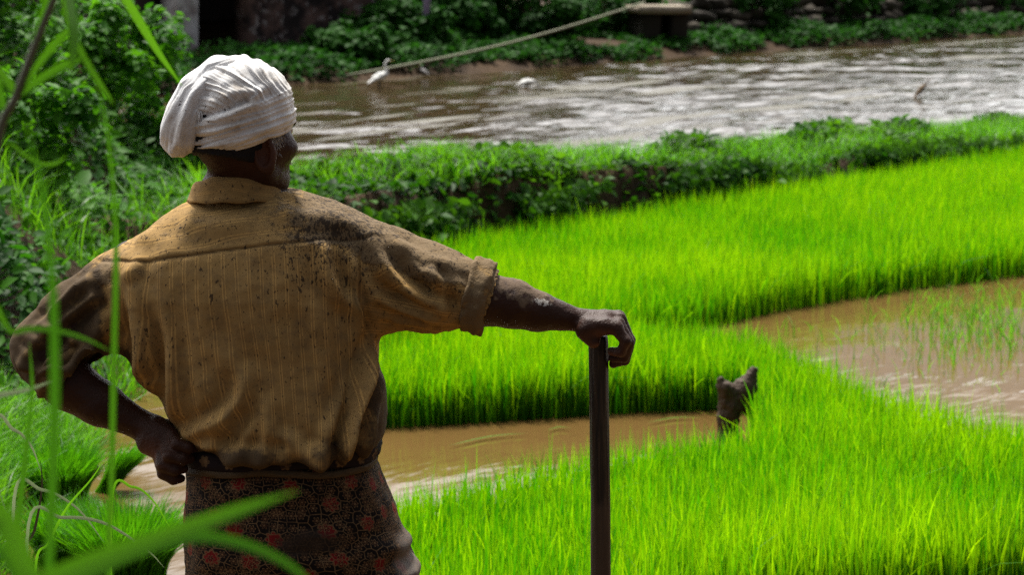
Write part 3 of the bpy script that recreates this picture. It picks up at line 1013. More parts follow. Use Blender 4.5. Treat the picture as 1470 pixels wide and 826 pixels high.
EAR_C = H(.077, -.012, -.038)
EW = FR * 0.72 - FD * 0.85; EW /= np.linalg.norm(EW)      # outward, flaring backwards
EU = np.array([0.0, 0, 1.0]) + FD * -0.14; EU -= EW * (EU @ EW); EU /= np.linalg.norm(EU)
EV = np.cross(EU, EW)
EAX = np.stack([EV, EU, EW])
ELC = H(-.074, -.010, -.038)
EWL = -FR * 0.80 - FD * 0.60; EWL /= np.linalg.norm(EWL)
EUL = np.array([0.0, 0, 1.0]) + FD * -0.14; EUL -= EWL * (EUL @ EWL); EUL /= np.linalg.norm(EUL)
EAXL = np.stack([np.cross(EUL, EWL), EUL, EWL])

def head_sdf(p):
    d = sd_ell(p, H(0, -.005, .012), (.075, .096, .100), HAX)
    d = smin(d, sd_ell(p, H(0, .030, -.048), (.060, .066, .070), HAX), .035)        # face
    d = smin(d, sd_ell(p, H(0, .068, -.094), (.030, .026, .022), HAX), .030)        # chin
    for s in (1, -1):
        d = smin(d, sd_ell(p, H(.050 * s, .056, -.034), (.022, .026, .018), HAX), .022)   # cheekbone
        d = smin(d, sd_cone(p, H(.050 * s, .012, -.078), H(.024 * s, .066, -.100), .016, .014), .020)  # jaw
        d = smax(d, -sd_ell(p, H(.032 * s, .099, -.004), (.018, .016, .012), HAX), .012)  # eye socket
        d = smin(d, sd_cone(p, H(.012 * s, .092, .014), H(.046 * s, .080, .012), .010, .008), .012)   # brow
        d = smin(d, sd_ell(p, H(.012 * s, .106, -.044), (.009, .010, .008), HAX), .006)    # nostril wing
    d = smin(d, sd_cone(p, H(0, .094, .002), H(0, .116, -.040), .008, .0115), .010)       # nose
    d = smin(d, sd_ell(p, H(0, .090, -.066), (.024, .014, .0065), HAX), .005)
    d = smin(d, sd_ell(p, H(0, .088, -.078), (.021, .014, .0070), HAX), .005)
    for c, A in ((EAR_C, EAX), (ELC, EAXL)):
        e = sd_ell(p, c, (.0205, .036, .0115), A)
        e = smin(e, sd_ell(p, c - A[1] * .026 + A[0] * .004, (.0095, .012, .006), A), .006)
        e = smax(e, -sd_ell(p, c + A[2] * .010 + A[1] * .004 - A[0] * .002, (.0135, .0255, .0125), A), .003)
        d = smin(d, e, .006)
    return d

def body_sdf(p):
    d = torso_in(p)
    d = smin(d, sd_cone(p, M(338, 305, .035), M(346, 232, .015), .066, .058), .03)
    d = smin(d, head_sdf(p), .012)
    d = smin(d, sd_chain(p, [SH_R, EL_R], [.058, .045], .02), .04)
    d = smin(d, sd_chain(p, [SH_L, EL_L], [.058, .046], .02), .04)
    fr = sd_chain(p, [EL_R, M(735, 436, -.004), M(770, 447, 0), WR_R], [.046, .0435, .0355, .0195], .01)
    d = smin(d, fr, .02)
    fl = sd_chain(p, [EL_L, M(105, 545, -.042), M(150, 572, -.05), WR_L], [.046, .047, .040, .0255], .01)
    d = smin(d, fl, .02)
    d = smin(d, hand_right(p), .008)
    d = smin(d, hand_left(p), .008)
    for s in (-1, 1):                                        # legs under the cloth, down to the feet
        hx = mx(420) + s * .10
        hip = np.array([hx, MY + .01, mz(850)]); kn = np.array([hx + s * .02, MY + .03, .47]); an = np.array([hx + s * .02, MY - .02, .08])
        d = smin(d, sd_chain(p, [hip, kn, an], [.085, .056, .036], .02), .03)
        d = smin(d, sd_cone(p, an - (0, .02, .045), an + (.03, .15, -.055), .036, .026), .02)
    return d

bv, bq = polygonise(body_sdf, (-1.0, MY - .30, -.02), (.26, MY + .32, 1.80), .0030, block=6)
bv = relax(bv, bq, 1, .4)
bn = vnormals(bv, bq)
px, py = to_px(bv)
# veins, tendons and rough skin, as real relief
rel = 0.0006 * fbm(bv * 90, 201, 2) + 0.0009 * np.clip(fbm(bv * np.array([14, 30, 30]), 203, 2), 0, 1)
bv = bv + bn * rel[:, None]
arm_mud = np.clip(sstep(700, 712, px) * (1 - sstep(770, 815, px)) * sstep(-.1, .6, bn[:, 2] + 0.5 * fbm(bv * 40, 205, 3)), 0, 1)

N = Nodes('dark_skin')
v = N.coord('Object')
a = N.noise(v, 22, 5, 0.6); b = N.noise(v, 260, 4, 0.6); c = N.noise(v, 75, 4, 0.65)
col = N.mix(a, (0.016, 0.0058, 0.0034), (0.056, 0.0205, 0.0112))
col = N.mix(N.math('MULTIPLY', N.attr('palm'), 0.8), col, (0.16, 0.065, 0.042))
mud = N.ramp(N.math('ADD', N.attr('mud'), N.math('MULTIPLY', N.math('SUBTRACT', c, 0.5), 1.5)), 0.55, 0.95)
col = N.mix(mud, col, N.mix(c, (0.060, 0.036, 0.022), (0.19, 0.135, 0.092)))
c2 = N.noise(v, 130, 4, 0.7)
pat = N.ramp(N.math('ADD', N.math('MULTIPLY', N.attr('dry'), 0.8), N.math('ADD', N.math('MULTIPLY', N.math('SUBTRACT', c2, 0.5), 2.6), N.math('SUBTRACT', c, 0.5))), 0.62, 0.80)
pat = N.math('MULTIPLY', pat, N.ramp(N.attr('dry'), 0.08, 0.3))
col = N.mix(pat, col, (0.40, 0.37, 0.34))
rough = N.math('ADD', 0.46, N.math('MULTIPLY', mud, 0.4))
M_SKIN = N.done(N.pbr(col, rough, 0.20, N.bump(N.math('ADD', b, N.math('MULTIPLY', c, 1.5)), 0.55, 0.003)))
dry = np.exp(-((px - 777 - 1.1 * (py - 430)) / 16) ** 2 - ((py - 430) / 9) ** 2) * (bn[:, 1] < .3)
dry = np.maximum(dry, 0.75 * np.exp(-((px - 404) / 10) ** 2 - ((py - 197) / 14) ** 2))
palm = sstep(.1, -.5, bn[:, 2]) * np.exp(-((px - 868) / 30) ** 2 - ((py - 490) / 26) ** 2)
palm = np.maximum(palm, 0.8 * np.exp(-((px - 222) / 16) ** 2 - ((py - 640) / 18) ** 2) * (bn[:, 2] < .3))
palm = np.maximum(palm, 0.55 * np.exp(-(np.linalg.norm(bv - EAR_C, axis=1) / .034) ** 2))
man = obj('person', mesh_from('person', bv, [bq], True, {'mud': arm_mud, 'dry': dry, 'palm': palm}), M_SKIN,
          label='farmer seen from behind in muddy striped shirt, white turban and patterned sarong', category='person')

# eyes
N = Nodes('eye_white'); M_EYE = N.done(N.pbr((0.55, 0.5, 0.45), 0.15, 0.5))
N = Nodes('eye_iris'); M_IRIS = N.done(N.pbr((0.02, 0.01, 0.006), 0.15, 0.5))
def ball(c, r, n=16):
    th = np.linspace(0, np.pi, n); ph = np.linspace(0, 2 * np.pi, 2 * n + 1)[:-1]; m = 2 * n
    V = np.array([(math.sin(a) * math.cos(b), math.sin(a) * math.sin(b), math.cos(a)) for a in th for b in ph]) * r + c
    F = [(i * m + j, (i + 1) * m + j, (i + 1) * m + (j + 1) % m, i * m + (j + 1) % m) for i in range(n - 1) for j in range(m)]
    return V, [np.array(F)]
for s in (1, -1):
    e = obj('eye', mesh_from('eye', *ball(H(.032 * s, .079, -.003), .0125)), M_EYE, man)
    obj('iris', mesh_from('iris', *ball(H(.032 * s, .0865, -.003), .0058)), M_IRIS, e)

# cropped hair below the turban, grey at the temple
def hair_sdf(p):
    d = sd_ell(p, H(0, -.007, .012), (.0775, .0985, .102), HAX)
    d = smin(d, sd_ell(p, H(0, -.045, -.040), (.058, .045, .040), HAX), .03)
    q = p - HC
    cut = (q @ FD) - .012 - 0.25 * (q[:, 2] + .03)
    low = -(q[:, 2] + .060 + 0.25 * (q @ FD))
    return np.maximum(np.maximum(d, cut), low)
hv, hq = polygonise(hair_sdf, HC - .14, HC + .14, .0032)
hn = vnormals(hv, hq)
hv = hv + hn * (0.0016 * fbm(hv * 220, 210, 2))[:, None]
q = hv - HC
N = Nodes('cropped_hair')
v = N.coord('Object')
b = N.noise(N.n('Mapping', {'Vector': v, 'Scale': (1, 1, 0.35)}), 420, 3, 0.7)
col = N.mix(N.ramp(N.math('ADD', b, N.math('MULTIPLY', N.attr('grey'), 0.4)), 0.66, 0.95), (0.010, 0.009, 0.011), (0.36, 0.35, 0.36))
M_HAIR = N.done(N.pbr(col, 0.7, 0.25, N.bump(b, 0.9, 0.003)))
obj('hair', mesh_from('hair', hv, [hq], True, {'grey': sstep(-.03, .02, q @ FD) * 0.9}), M_HAIR, man)
# white hairs in front of the ear, moustache end
rng = np.random.default_rng(4)
parts = []
for k in range(190):
    a = H(.0705 + rng.normal(0, .0015), .020 + rng.normal(0, .008), -.010 + rng.normal(0, .011))
    dd = HAX.T @ np.array([1.0, rng.normal(-.3, .5), rng.normal(-.9, .5)]); dd /= np.linalg.norm(dd)
    L = rng.uniform(.004, .009)
    parts.append(tube([a, a + dd * L * .5, a + dd * L + np.array([0, 0, -.002])], (.0006, .0005, .0002), 4))
v_, f_ = join(parts)
N = Nodes('white_hair'); M_WHAIR = N.done(N.pbr((0.55, 0.54, 0.53), 0.6, 0.2))
obj('sideburn', mesh_from('sideburn', v_, f_), M_WHAIR, man)
parts = []
for k in range(60):
    s = rng.uniform(-.030, .030)
    a = H(s, .098 - abs(s) * .5, -.058 + rng.normal(0, .002))
    dd = HAX.T @ np.array([np.sign(s) * .8, .5, -.8]); dd /= np.linalg.norm(dd)
    parts.append(tube([a, a + dd * .006, a + dd * .012], (.0007, .0006, .0002), 4))
v_, f_ = join(parts)
obj('moustache', mesh_from('moustache', v_, f_), M_WHAIR, man)

# ---------------------------------------------------------------- shirt
torso = table_sdf([(276, 292, 430, .032, .05), (284, 287, 455, .031, .062), (292, 268, 482, .028, .077), (302, 250, 508, .024, .094), (318, 226, 528, .02, .112), (340, 200, 540, .015, .125), (362, 176, 548, .01, .132), (385, 160, 550, .006, .137),
                   (420, 157, 549, .0, .141), (460, 160, 547, .0, .143), (500, 166, 545, .0, .144), (540, 192, 549, -.002, .146), (575, 226, 551, -.004, .150),
                   (600, 246, 553, -.006, .157), (622, 254, 552, -.006, .160), (638, 262, 546, -.002, .150), (650, 272, 532, .005, .128), (664, 282, 522, .006, .112)], 2.5)
def shirt_sdf(p):
    d = torso(p)
    r = sd_chain(p, [M(500, 388, .01), M(548, 400, .008), M(615, 415, .0), M(690, 426, -.008)], [.086, .0885, .077, .060], .03)
    d = smin(d, r, .032)
    d = smin(d, sd_ell(p, M(524, 598, .015), (.034, .085, .092)), .022)
    l = sd_chain(p, [M(196, 408, .015), M(165, 428, .01), M(112, 462, -.012), M(66, 497, -.03)], [.066, .070, .066, .056], .03)
    l = smin(l, sd_chain(p, [M(66, 497, -.03), M(104, 527, -.045)], [.056, .060], .02), .02)
    d = smin(d, l, .036)
    # sleeve openings
    cutr = sd_cone(p, M(682, 425, -.006), M(740, 440, -.01), .050, .060)
    d = smax(d, -cutr, .004)
    cutl = sd_cone(p, M(98, 522, -.043), M(160, 570, -.06), .051, .064)
    d = smax(d, -cutl, .004)
    ax = np.array(M(150, 575, -.06)) - np.array(M(66, 497, -.03)); ax /= np.linalg.norm(ax)
    ax = np.array([.44, -.1, -.89]); ax /= np.linalg.norm(ax)
    d = smax(d, ((p - M(106, 532, -.045)) @ ax) * 1.0 - 0.004, .004) if False else d
    return d
sv, sq = polygonise(shirt_sdf, (-.98, MY - .24, mz(668)), (.02, MY + .24, mz(255)), .0040, block=5, margin=3)
sv = relax(sv, sq, 2, .5)
sn = vnormals(sv, sq)
px, py = to_px(sv)
back = sstep(.25, -.35, sn[:, 1])

def seg_dist(px, py, pts):
    """distance to a polyline, signed by side, and position along it"""
    best = np.full(len(px), 1e9); sgn = np.zeros(len(px)); tt = np.zeros(len(px))
    n = len(pts) - 1
    for i in range(n):
        ax_, ay_ = pts[i]; bx_, by_ = pts[i + 1]
        dx, dy = bx_ - ax_, by_ - ay_; L2 = dx * dx + dy * dy
        t = np.clip(((px - ax_) * dx + (py - ay_) * dy) / L2, 0, 1)
        ex, ey = px - ax_ - t * dx, py - ay_ - t * dy
        d = np.hypot(ex, ey)
        m = d < best
        best[m] = d[m]; sgn[m] = np.sign(dx * ey - dy * ex)[m]; tt[m] = ((i + t) / n)[m]
    return best, sgn, tt

def fold(pts, amp, w, mode='ridge', taper=True):
    """amp in mm, w in photograph pixels; 'step' rises on the right-hand side of the line and fades out"""
    pts = [tuple(q[:2]) for q in catmull([(a, b, 0) for a, b in pts], 4 * len(pts))] if len(pts) > 2 else pts
    d, s, t = seg_dist(px, py, pts)
    env = np.sin(np.pi * np.clip(t, 0.02, .98)) ** 0.6 if taper else np.ones_like(t)
    if mode == 'ridge':
        g = np.exp(-(d / w) ** 2) - 0.55 * np.exp(-((d - 1.9 * w) / w) ** 2)
    else:
        g = np.where(s > 0, np.exp(-d / (2.5 * w)), np.exp(-(d / (0.35 * w)) ** 2))
    return FOLD * amp * 0.001 * env * g

FOLD = 2.1
disp = np.zeros(len(sv))
F_BACK = [
    # sleeve and armhole on the right
    ([(529, 313), (556, 372), (600, 420), (662, 456)], 11, 11), ([(549, 326), (570, 350), (606, 380), (668, 408)], 8, 10),
    ([(566, 338), (612, 362), (672, 384)], 5, 8), ([(548, 420), (592, 440), (640, 462)], 7, 8), ([(548, 446), (590, 458), (630, 470)], 4, 6),
    ([(552, 396), (588, 420), (640, 448)], -6, 8), ([(640, 385), (652, 420), (650, 458)], -5, 7), ([(618, 372), (634, 420)], 4, 7),
    ([(510, 345), (517, 410), (526, 474)], 5, 8), ([(521, 380), (527, 430), (538, 476)], -4, 5),
    ([(471, 335), (478, 384), (497, 415), (520, 440)], 7, 10), ([(455, 415), (470, 470), (476, 540)], 4, 13),
    # hanging panel low on the right
    ([(543, 484), (527, 540), (512, 612), (505, 640)], 10, 9),     ([(536, 486), (520, 545), (502, 616), (494, 648)], 9, 6), ([(548, 490), (533, 548), (516, 618), (508, 652)], -13, 8),
    ([(530, 500), (503, 562), (480, 610), (455, 640)], 7, 11),
    ([(508, 560), (488, 612), (497, 645)], -8, 11), ([(535, 560), (532, 610), (520, 645)], 6, 8),
    # pull lines from the left armpit
    ([(193, 368), (216, 435), (216, 500), (200, 530)], 9, 12), ([(234, 420), (252, 520), (262, 590)], 6, 13), ([(205, 400), (232, 470), (236, 540), (228, 575)], -8, 13),
    ([(176, 400), (184, 460), (178, 515)], -7, 9), ([(214, 345), (208, 375), (190, 395)], 2.5, 8),
    ([(300, 470), (360, 520), (372, 590)], 3, 16), ([(365, 515), (350, 560), (300, 612)], 6, 11), ([(330, 575), (290, 600), (262, 612)], 6, 9), ([(372, 560), (330, 620), (300, 638)], -5, 10),
    # blousing over the waist
    ([(275, 618), (340, 630), (420, 632), (500, 628)], 6, 11), ([(400, 600), (440, 615), (470, 640)], 5, 10), ([(380, 640), (395, 600), (392, 560)], 4, 9),
    # yoke and shoulders
    ([(395, 300), (430, 305), (500, 318)], 3, 10), ([(198, 348), (214, 338), (236, 330)], 2.5, 7), ([(262, 310), (320, 316), (380, 308)], 3, 12), ([(455, 300), (505, 318), (533, 345)], 4, 10),
]
for pts, amp, w in F_BACK:
    disp += fold(pts, amp, w) * back
# left sleeve: big dark folds running down to the elbow
F_SL = [([(150, 392), (110, 420), (60, 470)], 8, 8), ([(150, 415), (110, 445), (66, 480)], 6, 6), ([(30, 505), (70, 520), (110, 512)], 6, 6), ([(130, 470), (110, 500), (96, 530)], -6, 6), ([(165, 420), (120, 455), (70, 500), (62, 530)], -8, 9), ([(168, 450), (128, 490), (92, 520)], 8, 10), ([(60, 458), (100, 468), (150, 500)], 6, 8),
        ([(40, 482), (80, 500), (140, 512)], -5, 7), ([(90, 545), (110, 515), (120, 500)], 5, 8), ([(155, 395), (160, 430), (170, 470)], -6, 8)]
for pts, amp, w in F_SL:
    disp += fold(pts, amp, w) * back
# yoke seam: the back panel is gathered under the yoke
SEAM = [(150, 372), (206, 368), (260, 359), (330, 348), (400, 340), (470, 334), (536, 338)]
sd_, sg_, st_ = seg_dist(px, py, SEAM)
seam_y = np.interp(px, [q[0] for q in SEAM], [q[1] for q in SEAM])
disp += -0.0022 * np.exp(-(sd_ / 2.2) ** 2) * back + 0.0016 * sstep(0, 3, seam_y - py) * np.exp(-((py - seam_y) / 60) ** 2) * back
# armhole seams
for pts in ([(533, 318), (524, 360), (521, 420), (540, 476)], [(158, 378), (168, 420), (166, 480), (160, 515)]):
    disp += -0.002 * np.exp(-(seg_dist(px, py, pts)[0] / 2.4) ** 2) * back
# general soft wrinkling: long vertical drapes on the back, crumple on sleeves
wr = fbm(np.stack([sv[:, 0] * 13, sv[:, 1] * 8, sv[:, 2] * 4.2], 1), 301, 3)
cr = fbm(np.stack([sv[:, 0] * 30, sv[:, 1] * 30, sv[:, 2] * 30], 1), 305, 3)
sleeve = np.maximum(sstep(540, 570, px), sstep(165, 140, px) * (py < 560))
disp += (0.0065 * wr * sstep(330, 420, py) + 0.0016 * cr + 0.0035 * (1 - np.abs(cr)) * sleeve - 0.002 * sleeve)
bott = sstep(585, 650, py)
disp += 0.0055 * bott * fbm(np.stack([sv[:, 0] * 26, sv[:, 1] * 20, sv[:, 2] * 9], 1), 309, 2)
sv = sv + sn * disp[:, None]
sv = relax(sv, sq, 1, .35)

# attributes that drive the cloth pattern
# stripe coordinate: across the back, along the yoke, around the sleeves
slope = np.interp(py, [340, 640], [0.0, 26.0])
warp = 4.5 * fbm(np.stack([px / 90, py / 150], 1), 311, 2) * sstep(360, 460, py) + disp * 160
lean = np.interp(px, [150, 350, 540], [0.10, -0.10, -0.02])
u_back = px + (py - 340) * lean + warp
u_yoke = (py - np.interp(px, [200, 340, 430, 540], [352, 318, 305, 330])) * 0.95 + 3 * fbm(np.stack([px / 60, py / 60], 1), 313, 2)
u_slr = (py - np.interp(px, [520, 545, 690], [400, 405, 425])) * 1.0 + (px - 545) * -0.10 * np.sign(py - 410) + disp * 220
u_sll = (px * 0.72 + py * 0.70) * 1.0 + disp * 160
is_slr = sstep(522, 530, px - 0.02 * (py - 340)) * (py < 482)
is_sll = sstep(166, 158, px)
is_yoke = (py < seam_y) & (is_slr < .5) & (is_sll < .5)
u = np.where(is_slr > .5, u_slr, np.where(is_sll > .5, u_sll, np.where(is_yoke, u_yoke, u_back)))
kind = np.where(is_slr > .5, 1.0, np.where(is_sll > .5, 0.9, np.where(is_yoke, 0.8, 1.0)))
nzm = fbm(sv * 9, 321, 3)
# mud: caked on the top of the right shoulder and sleeve, spattered over the back, wet and black on the left sleeve; the dark hem and painted side shade share that mask
top = sstep(.15, .75, sn[:, 2]) * sstep(395, 470, px)
spat = 0.34 + 0.62 * np.exp(-((px - 480) / 75) ** 2 - ((py - 345) / 60) ** 2) + 0.35 * sstep(395, 470, px) * (py < seam_y) + 0.35 * np.exp(-((px - 640) / 60) ** 2 - ((py - 385) / 45) ** 2)
spat += 0.25 * np.exp(-((px - 240) / 60) ** 2 - ((py - 330) / 30) ** 2)
spat += 0.25 * np.exp(-((px - 215) / 30) ** 2 - ((py - 480) / 60) ** 2)
wet = 0.72 * sstep(172, 150, px + 8 * nzm) * sstep(362, 392, py + 10 * nzm)
wet = np.maximum(wet, 0.9 * sstep(604, 640, py + 18 * nzm))  # cloth gets darker towards the hem
wet = np.maximum(wet, 0.62 * np.exp(-((px - 475 + 30 * nzm) / 40) ** 2 - ((py - 618 + 22 * nzm) / 30) ** 2))  # darker blotch low and right of centre
wet = np.maximum(wet, 0.8 * sstep(0, 30, px - np.interp(py, [480, 545, 610, 650], [541, 523, 512, 506])) * (py > 488))  # right side panel: mud, with the panel's shade painted in
wet = np.maximum(wet, 0.75 * sstep(212, 180, px + 10 * nzm) * sstep(455, 520, py))  # shade below the left arm, painted into the cloth
caked = np.clip(0.28 * sstep(.1, .6, sn[:, 2]) + 0.85 * top + 0.45 * is_slr * sstep(.0, .5, sn[:, 2]) + 0.8 * np.exp(-((px - 158) / 14) ** 2 - ((py - 385) / 22) ** 2), 0, 1)

N = Nodes('striped_shirt_cloth')
v = N.coord('Object')
uu = N.attr('u')
fr = N.math('FRACT', N.math('DIVIDE', N.math('ADD', uu, 2000.0), 17.6))
def line(pos, w):
    return N.ramp(N.math('ABSOLUTE', N.math('SUBTRACT', fr, pos)), w, w * 0.35)
l1 = line(0.30, 0.056); l2 = line(0.51, 0.056); l3 = line(0.405, 0.06); l4 = line(0.86, 0.04)
weave = N.noise(N.n('Mapping', {'Vector': v, 'Scale': (1.0, 1.0, 0.25)}), 700, 2, 0.6)
big = N.noise(v, 7, 4, 0.55)
mid = N.noise(v, 38, 5, 0.65)
base = N.mix(big, (0.262, 0.160, 0.055), (0.360, 0.226, 0.088))
base = N.mix(N.math('MULTIPLY', weave, 0.2), base, (0.12, 0.08, 0.035))
lk = N.attr('kind')
brk = N.ramp(N.noise(v, 55, 3), 0.30, 0.48)
base = N.mix(N.math('MULTIPLY', N.math('MULTIPLY', N.math('MAXIMUM', l1, l2), lk), N.math('MULTIPLY', brk, 0.75)), base, (0.52, 0.315, 0.105))
base = N.mix(N.math('MULTIPLY', N.math('MULTIPLY', l3, lk), 0.12), base, (0.17, 0.065, 0.022))
base = N.mix(N.math('MULTIPLY', N.math('MULTIPLY', l4, lk), 0.3), base, (0.34, 0.20, 0.07))
# seams
base = N.mix(N.math('MULTIPLY', N.attr('seam'), 0.75), base, (0.05, 0.032, 0.016))
# dirt film, caked clay, spatter, wet mud together with painted shade
film = N.math('MULTIPLY', N.ramp(mid, 0.42, 0.75), 0.5)
base = N.mix(film, base, (0.11, 0.078, 0.045))
ck = N.ramp(N.math('ADD', N.attr('caked'), N.math('MULTIPLY', N.math('SUBTRACT', mid, 0.5), 1.8)), 0.42, 0.80)
base = N.mix(N.math('MULTIPLY', ck, 0.85), base, N.mix(mid, (0.085, 0.060, 0.038), (0.20, 0.145, 0.085)))
sp1 = N.noise(N.n('Mapping', {'Vector': v, 'Scale': (1.0, 1.0, 0.40)}), 135, 3, 0.6)
sp2 = N.noise(N.n('Mapping', {'Vector': v, 'Scale': (1.0, 1.0, 0.5)}), 310, 2, 0.6)
s1 = N.ramp(N.math('ADD', sp1, N.math('MULTIPLY', N.attr('spat'), 0.16)), 0.700, 0.745)
s2 = N.ramp(N.math('ADD', sp2, N.math('MULTIPLY', N.attr('spat'), 0.15)), 0.715, 0.76)
spk = N.math('MAXIMUM', s1, s2)
base = N.mix(N.math('MULTIPLY', spk, 0.88), base, (0.030, 0.022, 0.017))
wt = N.ramp(N.math('ADD', N.attr('wet'), N.math('MULTIPLY', N.math('SUBTRACT', mid, 0.5), 0.9)), 0.30, 0.72)
base = N.mix(N.math('MULTIPLY', wt, 0.90), base, N.mix(mid, (0.026, 0.018, 0.012), (0.078, 0.054, 0.034)))
hb = N.math('ADD', N.math('MULTIPLY', weave, 0.08), N.math('ADD', N.math('MULTIPLY', spk, 0.5), N.math('MULTIPLY', N.math('MULTIPLY', ck, mid), 2.2)))
hb = N.math('ADD', hb, N.math('MULTIPLY', mid, 0.5))
hb = N.math('SUBTRACT', hb, N.math('MULTIPLY', N.attr('seam'), 0.6))
sh = N.pbr(base, 0.88, 0.15, N.bump(hb, 0.55, 0.004))
M_SHIRT = N.done(sh)
seam = np.exp(-(sd_ / 1.6) ** 2) * back
for pts in ([(533, 318), (524, 360), (521, 420), (540, 476)], [(533, 318), (516, 350), (513, 420), (534, 478)]):
    seam = np.maximum(seam, 0.7 * np.exp(-(seg_dist(px, py, pts)[0] / 1.5) ** 2) * back)
shirt = obj('shirt', mesh_from('shirt', sv, [sq], True, {'u': u, 'kind': kind, 'spat': spat, 'wet': wet, 'caked': caked, 'seam': seam}), M_SHIRT, man)

# collar: stand and fall, open ring round the neck
def collar():
    na = 120
    A = np.linspace(-math.pi * 0.90, math.pi * 0.90, na)       # 0 = back of the neck
    c = M(338, 280, .030)
    prof = []                                                 # (height 0 top .. 1 lower edge, outward offset)
    rows = []
    for a in A:
        bk = math.cos(a)
        ztop = np.interp(bk, [-1, 0, 1], [mz(292), mz(270), mz(250)])
        zbot = np.interp(bk, [-1, 0, 1], [mz(306), mz(293), mz(285.5)])
        d = np.array([math.sin(a), -math.cos(a), 0])
        r0 = np.array([.0745, .073, 0]); r1 = np.array([.0845, .0865, 0])
        ring = []
        for t, off in ((1.0, -.012), (.6, -.010), (.15, -.006), (-.02, -.001), (.0, .0022), (.12, .0045), (.35, .0050), (.6, .0048), (.85, .0052), (1.0, .0060), (1.02, .0042), (.95, .0012)):
            r = r0 + (r1 - r0) * max(t, 0)
            p = c + d * (r + off) + np.array([0, 0, 0.0])
            p[2] = ztop + (zbot - ztop) * t + 0.0012 * math.sin(a * 9 + t * 3)
            ring.append(p)
        rows.append(ring)
    V = np.array(rows); k = V.shape[1]
    V = V.reshape(-1, 3)
    F = []
    for i in range(na - 1):
        for j in range(k - 1):
            F.append((i * k + j, (i + 1) * k + j, (i + 1) * k + j + 1, i * k + j + 1))
        F.append((i * k + k - 1, (i + 1) * k + k - 1, (i + 1) * k, i * k))
    V += 0.0016 * np.stack([fbm(V * 22, 330 + s, 2) for s in range(3)], 1)
    return V, np.array(F)
cv, cf = collar()
cpx, cpy = to_px(cv)
ub = (cpy - np.interp(cpx, [275, 338, 400], [282, 268, 282])) * 1.0
obj('collar', mesh_from('collar', cv, [cf], True, {'u': ub * 1.7, 'kind': np.full(len(cv), .8), 'spat': np.full(len(cv), .35), 'wet': np.zeros(len(cv)), 'caked': np.zeros(len(cv)), 'seam': np.zeros(len(cv))}), M_SHIRT, shirt)

def cuff(c, axis, r, half, thick, seed, rough=1.0, squash=1.0):
    axis = np.asarray(axis, float); axis /= np.linalg.norm(axis)
    a0 = np.cross(axis, (0, 1, 0)); a0 /= np.linalg.norm(a0)
    b0 = np.cross(axis, a0)
    na, nb = 150, 26
    V = []
    for i in range(na):
        th = 2 * math.pi * i / na
        d = a0 * math.cos(th) + b0 * math.sin(th) * squash
        for j in range(nb):
            ph = 2 * math.pi * j / nb
            e = abs(math.cos(ph)) ** 0.6 * np.sign(math.cos(ph)); g = abs(math.sin(ph)) ** 0.75 * np.sign(math.sin(ph))
            V.append(c + d * (r + thick * g) + axis * (half * e))
    V = np.array(V)
    q = V - c
    ang = np.arctan2(q @ b0, q @ a0)
    t = (q @ axis) / half
    out = q - np.outer(q @ axis, axis); out /= np.linalg.norm(out, axis=1)[:, None]
    n1 = fbm(np.stack([np.cos(ang) * 1.6, np.sin(ang) * 1.6, t * 1.2], 1) * 1.4, seed, 3)
    n2 = fbm(V * 45, seed + 5, 3)
    V = V + out * (0.006 * n1 + 0.0022 * n2 * rough)[:, None] + axis * (0.004 * fbm(np.stack([np.cos(ang) * 2, np.sin(ang) * 2, 0 * t], 1), seed + 9, 2))[:, None]
    # layered rolls
    V = V + out * (0.0022 * np.sin(t * 5.5 + 2 * n1))[:, None]
    F = []
    for i in range(na):
        for j in range(nb):
            i2, j2 = (i + 1) % na, (j + 1) % nb
            F.append((i * nb + j, i * nb + j2, i2 * nb + j2, i2 * nb + j))
    return V, np.array(F)
v_, f_ = cuff(M(686, 425, -.008), M(715, 434, -.01) - M(660, 422, -.006), .0585, .0215, .0105, 341, .45)
n_ = len(v_)
obj('cuff', mesh_from('cuff', v_, [f_], True, {'u': np.zeros(n_), 'kind': np.zeros(n_), 'spat': np.full(n_, -.3), 'wet': np.full(n_, .20), 'caked': np.full(n_, .85), 'seam': np.zeros(n_)}), M_SHIRT, shirt, label='thick rolled cuff caked with mud')
v_, f_ = cuff(M(96, 521, -.042), M(160, 572, -.06) - M(70, 500, -.03), .0590, .017, .0075, 351, .4)
obj('cuff', mesh_from('cuff', v_, [f_], True, {'u': np.zeros(n_), 'kind': np.zeros(n_), 'spat': np.full(n_, .2), 'wet': np.full(n_, .62), 'caked': np.zeros(n_), 'seam': np.zeros(n_)}), M_SHIRT, shirt, label='loose dark wet cuff')

# ---------------------------------------------------------------- turban
TC = M(342, 158, .005)
def turban_sdf(p):
    d = sd_ell(p, M(342, 155, .0), (.092, .104, .077))
    d = smin(d, sd_ell(p, M(343, 182, .0), (.0925, .102, .072)), .03)
    d = smin(d, sd_ell(p, M(348, 132, -.01), (.070, .082, .050)), .04)
    q = p - TC
    # brow line: lower at the back left, higher over the right temple
    cut = -(p[:, 2] - mz(213) - 0.36 * np.clip(p[:, 0] - mx(340), 0, 1) - .10 * np.clip(q[:, 1], -.03, .05))
    return smax(d, cut, .014)
tv, tq = polygonise(turban_sdf, TC - np.array([.14, .15, .13]), TC + np.array([.14, .15, .13]), .0022)
tv = relax(tv, tq, 1, .5)
tn = vnormals(tv, tq)
px, py = to_px(tv)
az_ = np.arctan2(tv[:, 1] - TC[1], tv[:, 0] - TC[0])
def ridged(f, seed, w=0.0):
    a = vnoise(np.stack([f, w * np.ones_like(f) if np.isscalar(w) else w, np.zeros_like(f)], 1), seed)
    return (1 - np.abs(a) * 1.6)
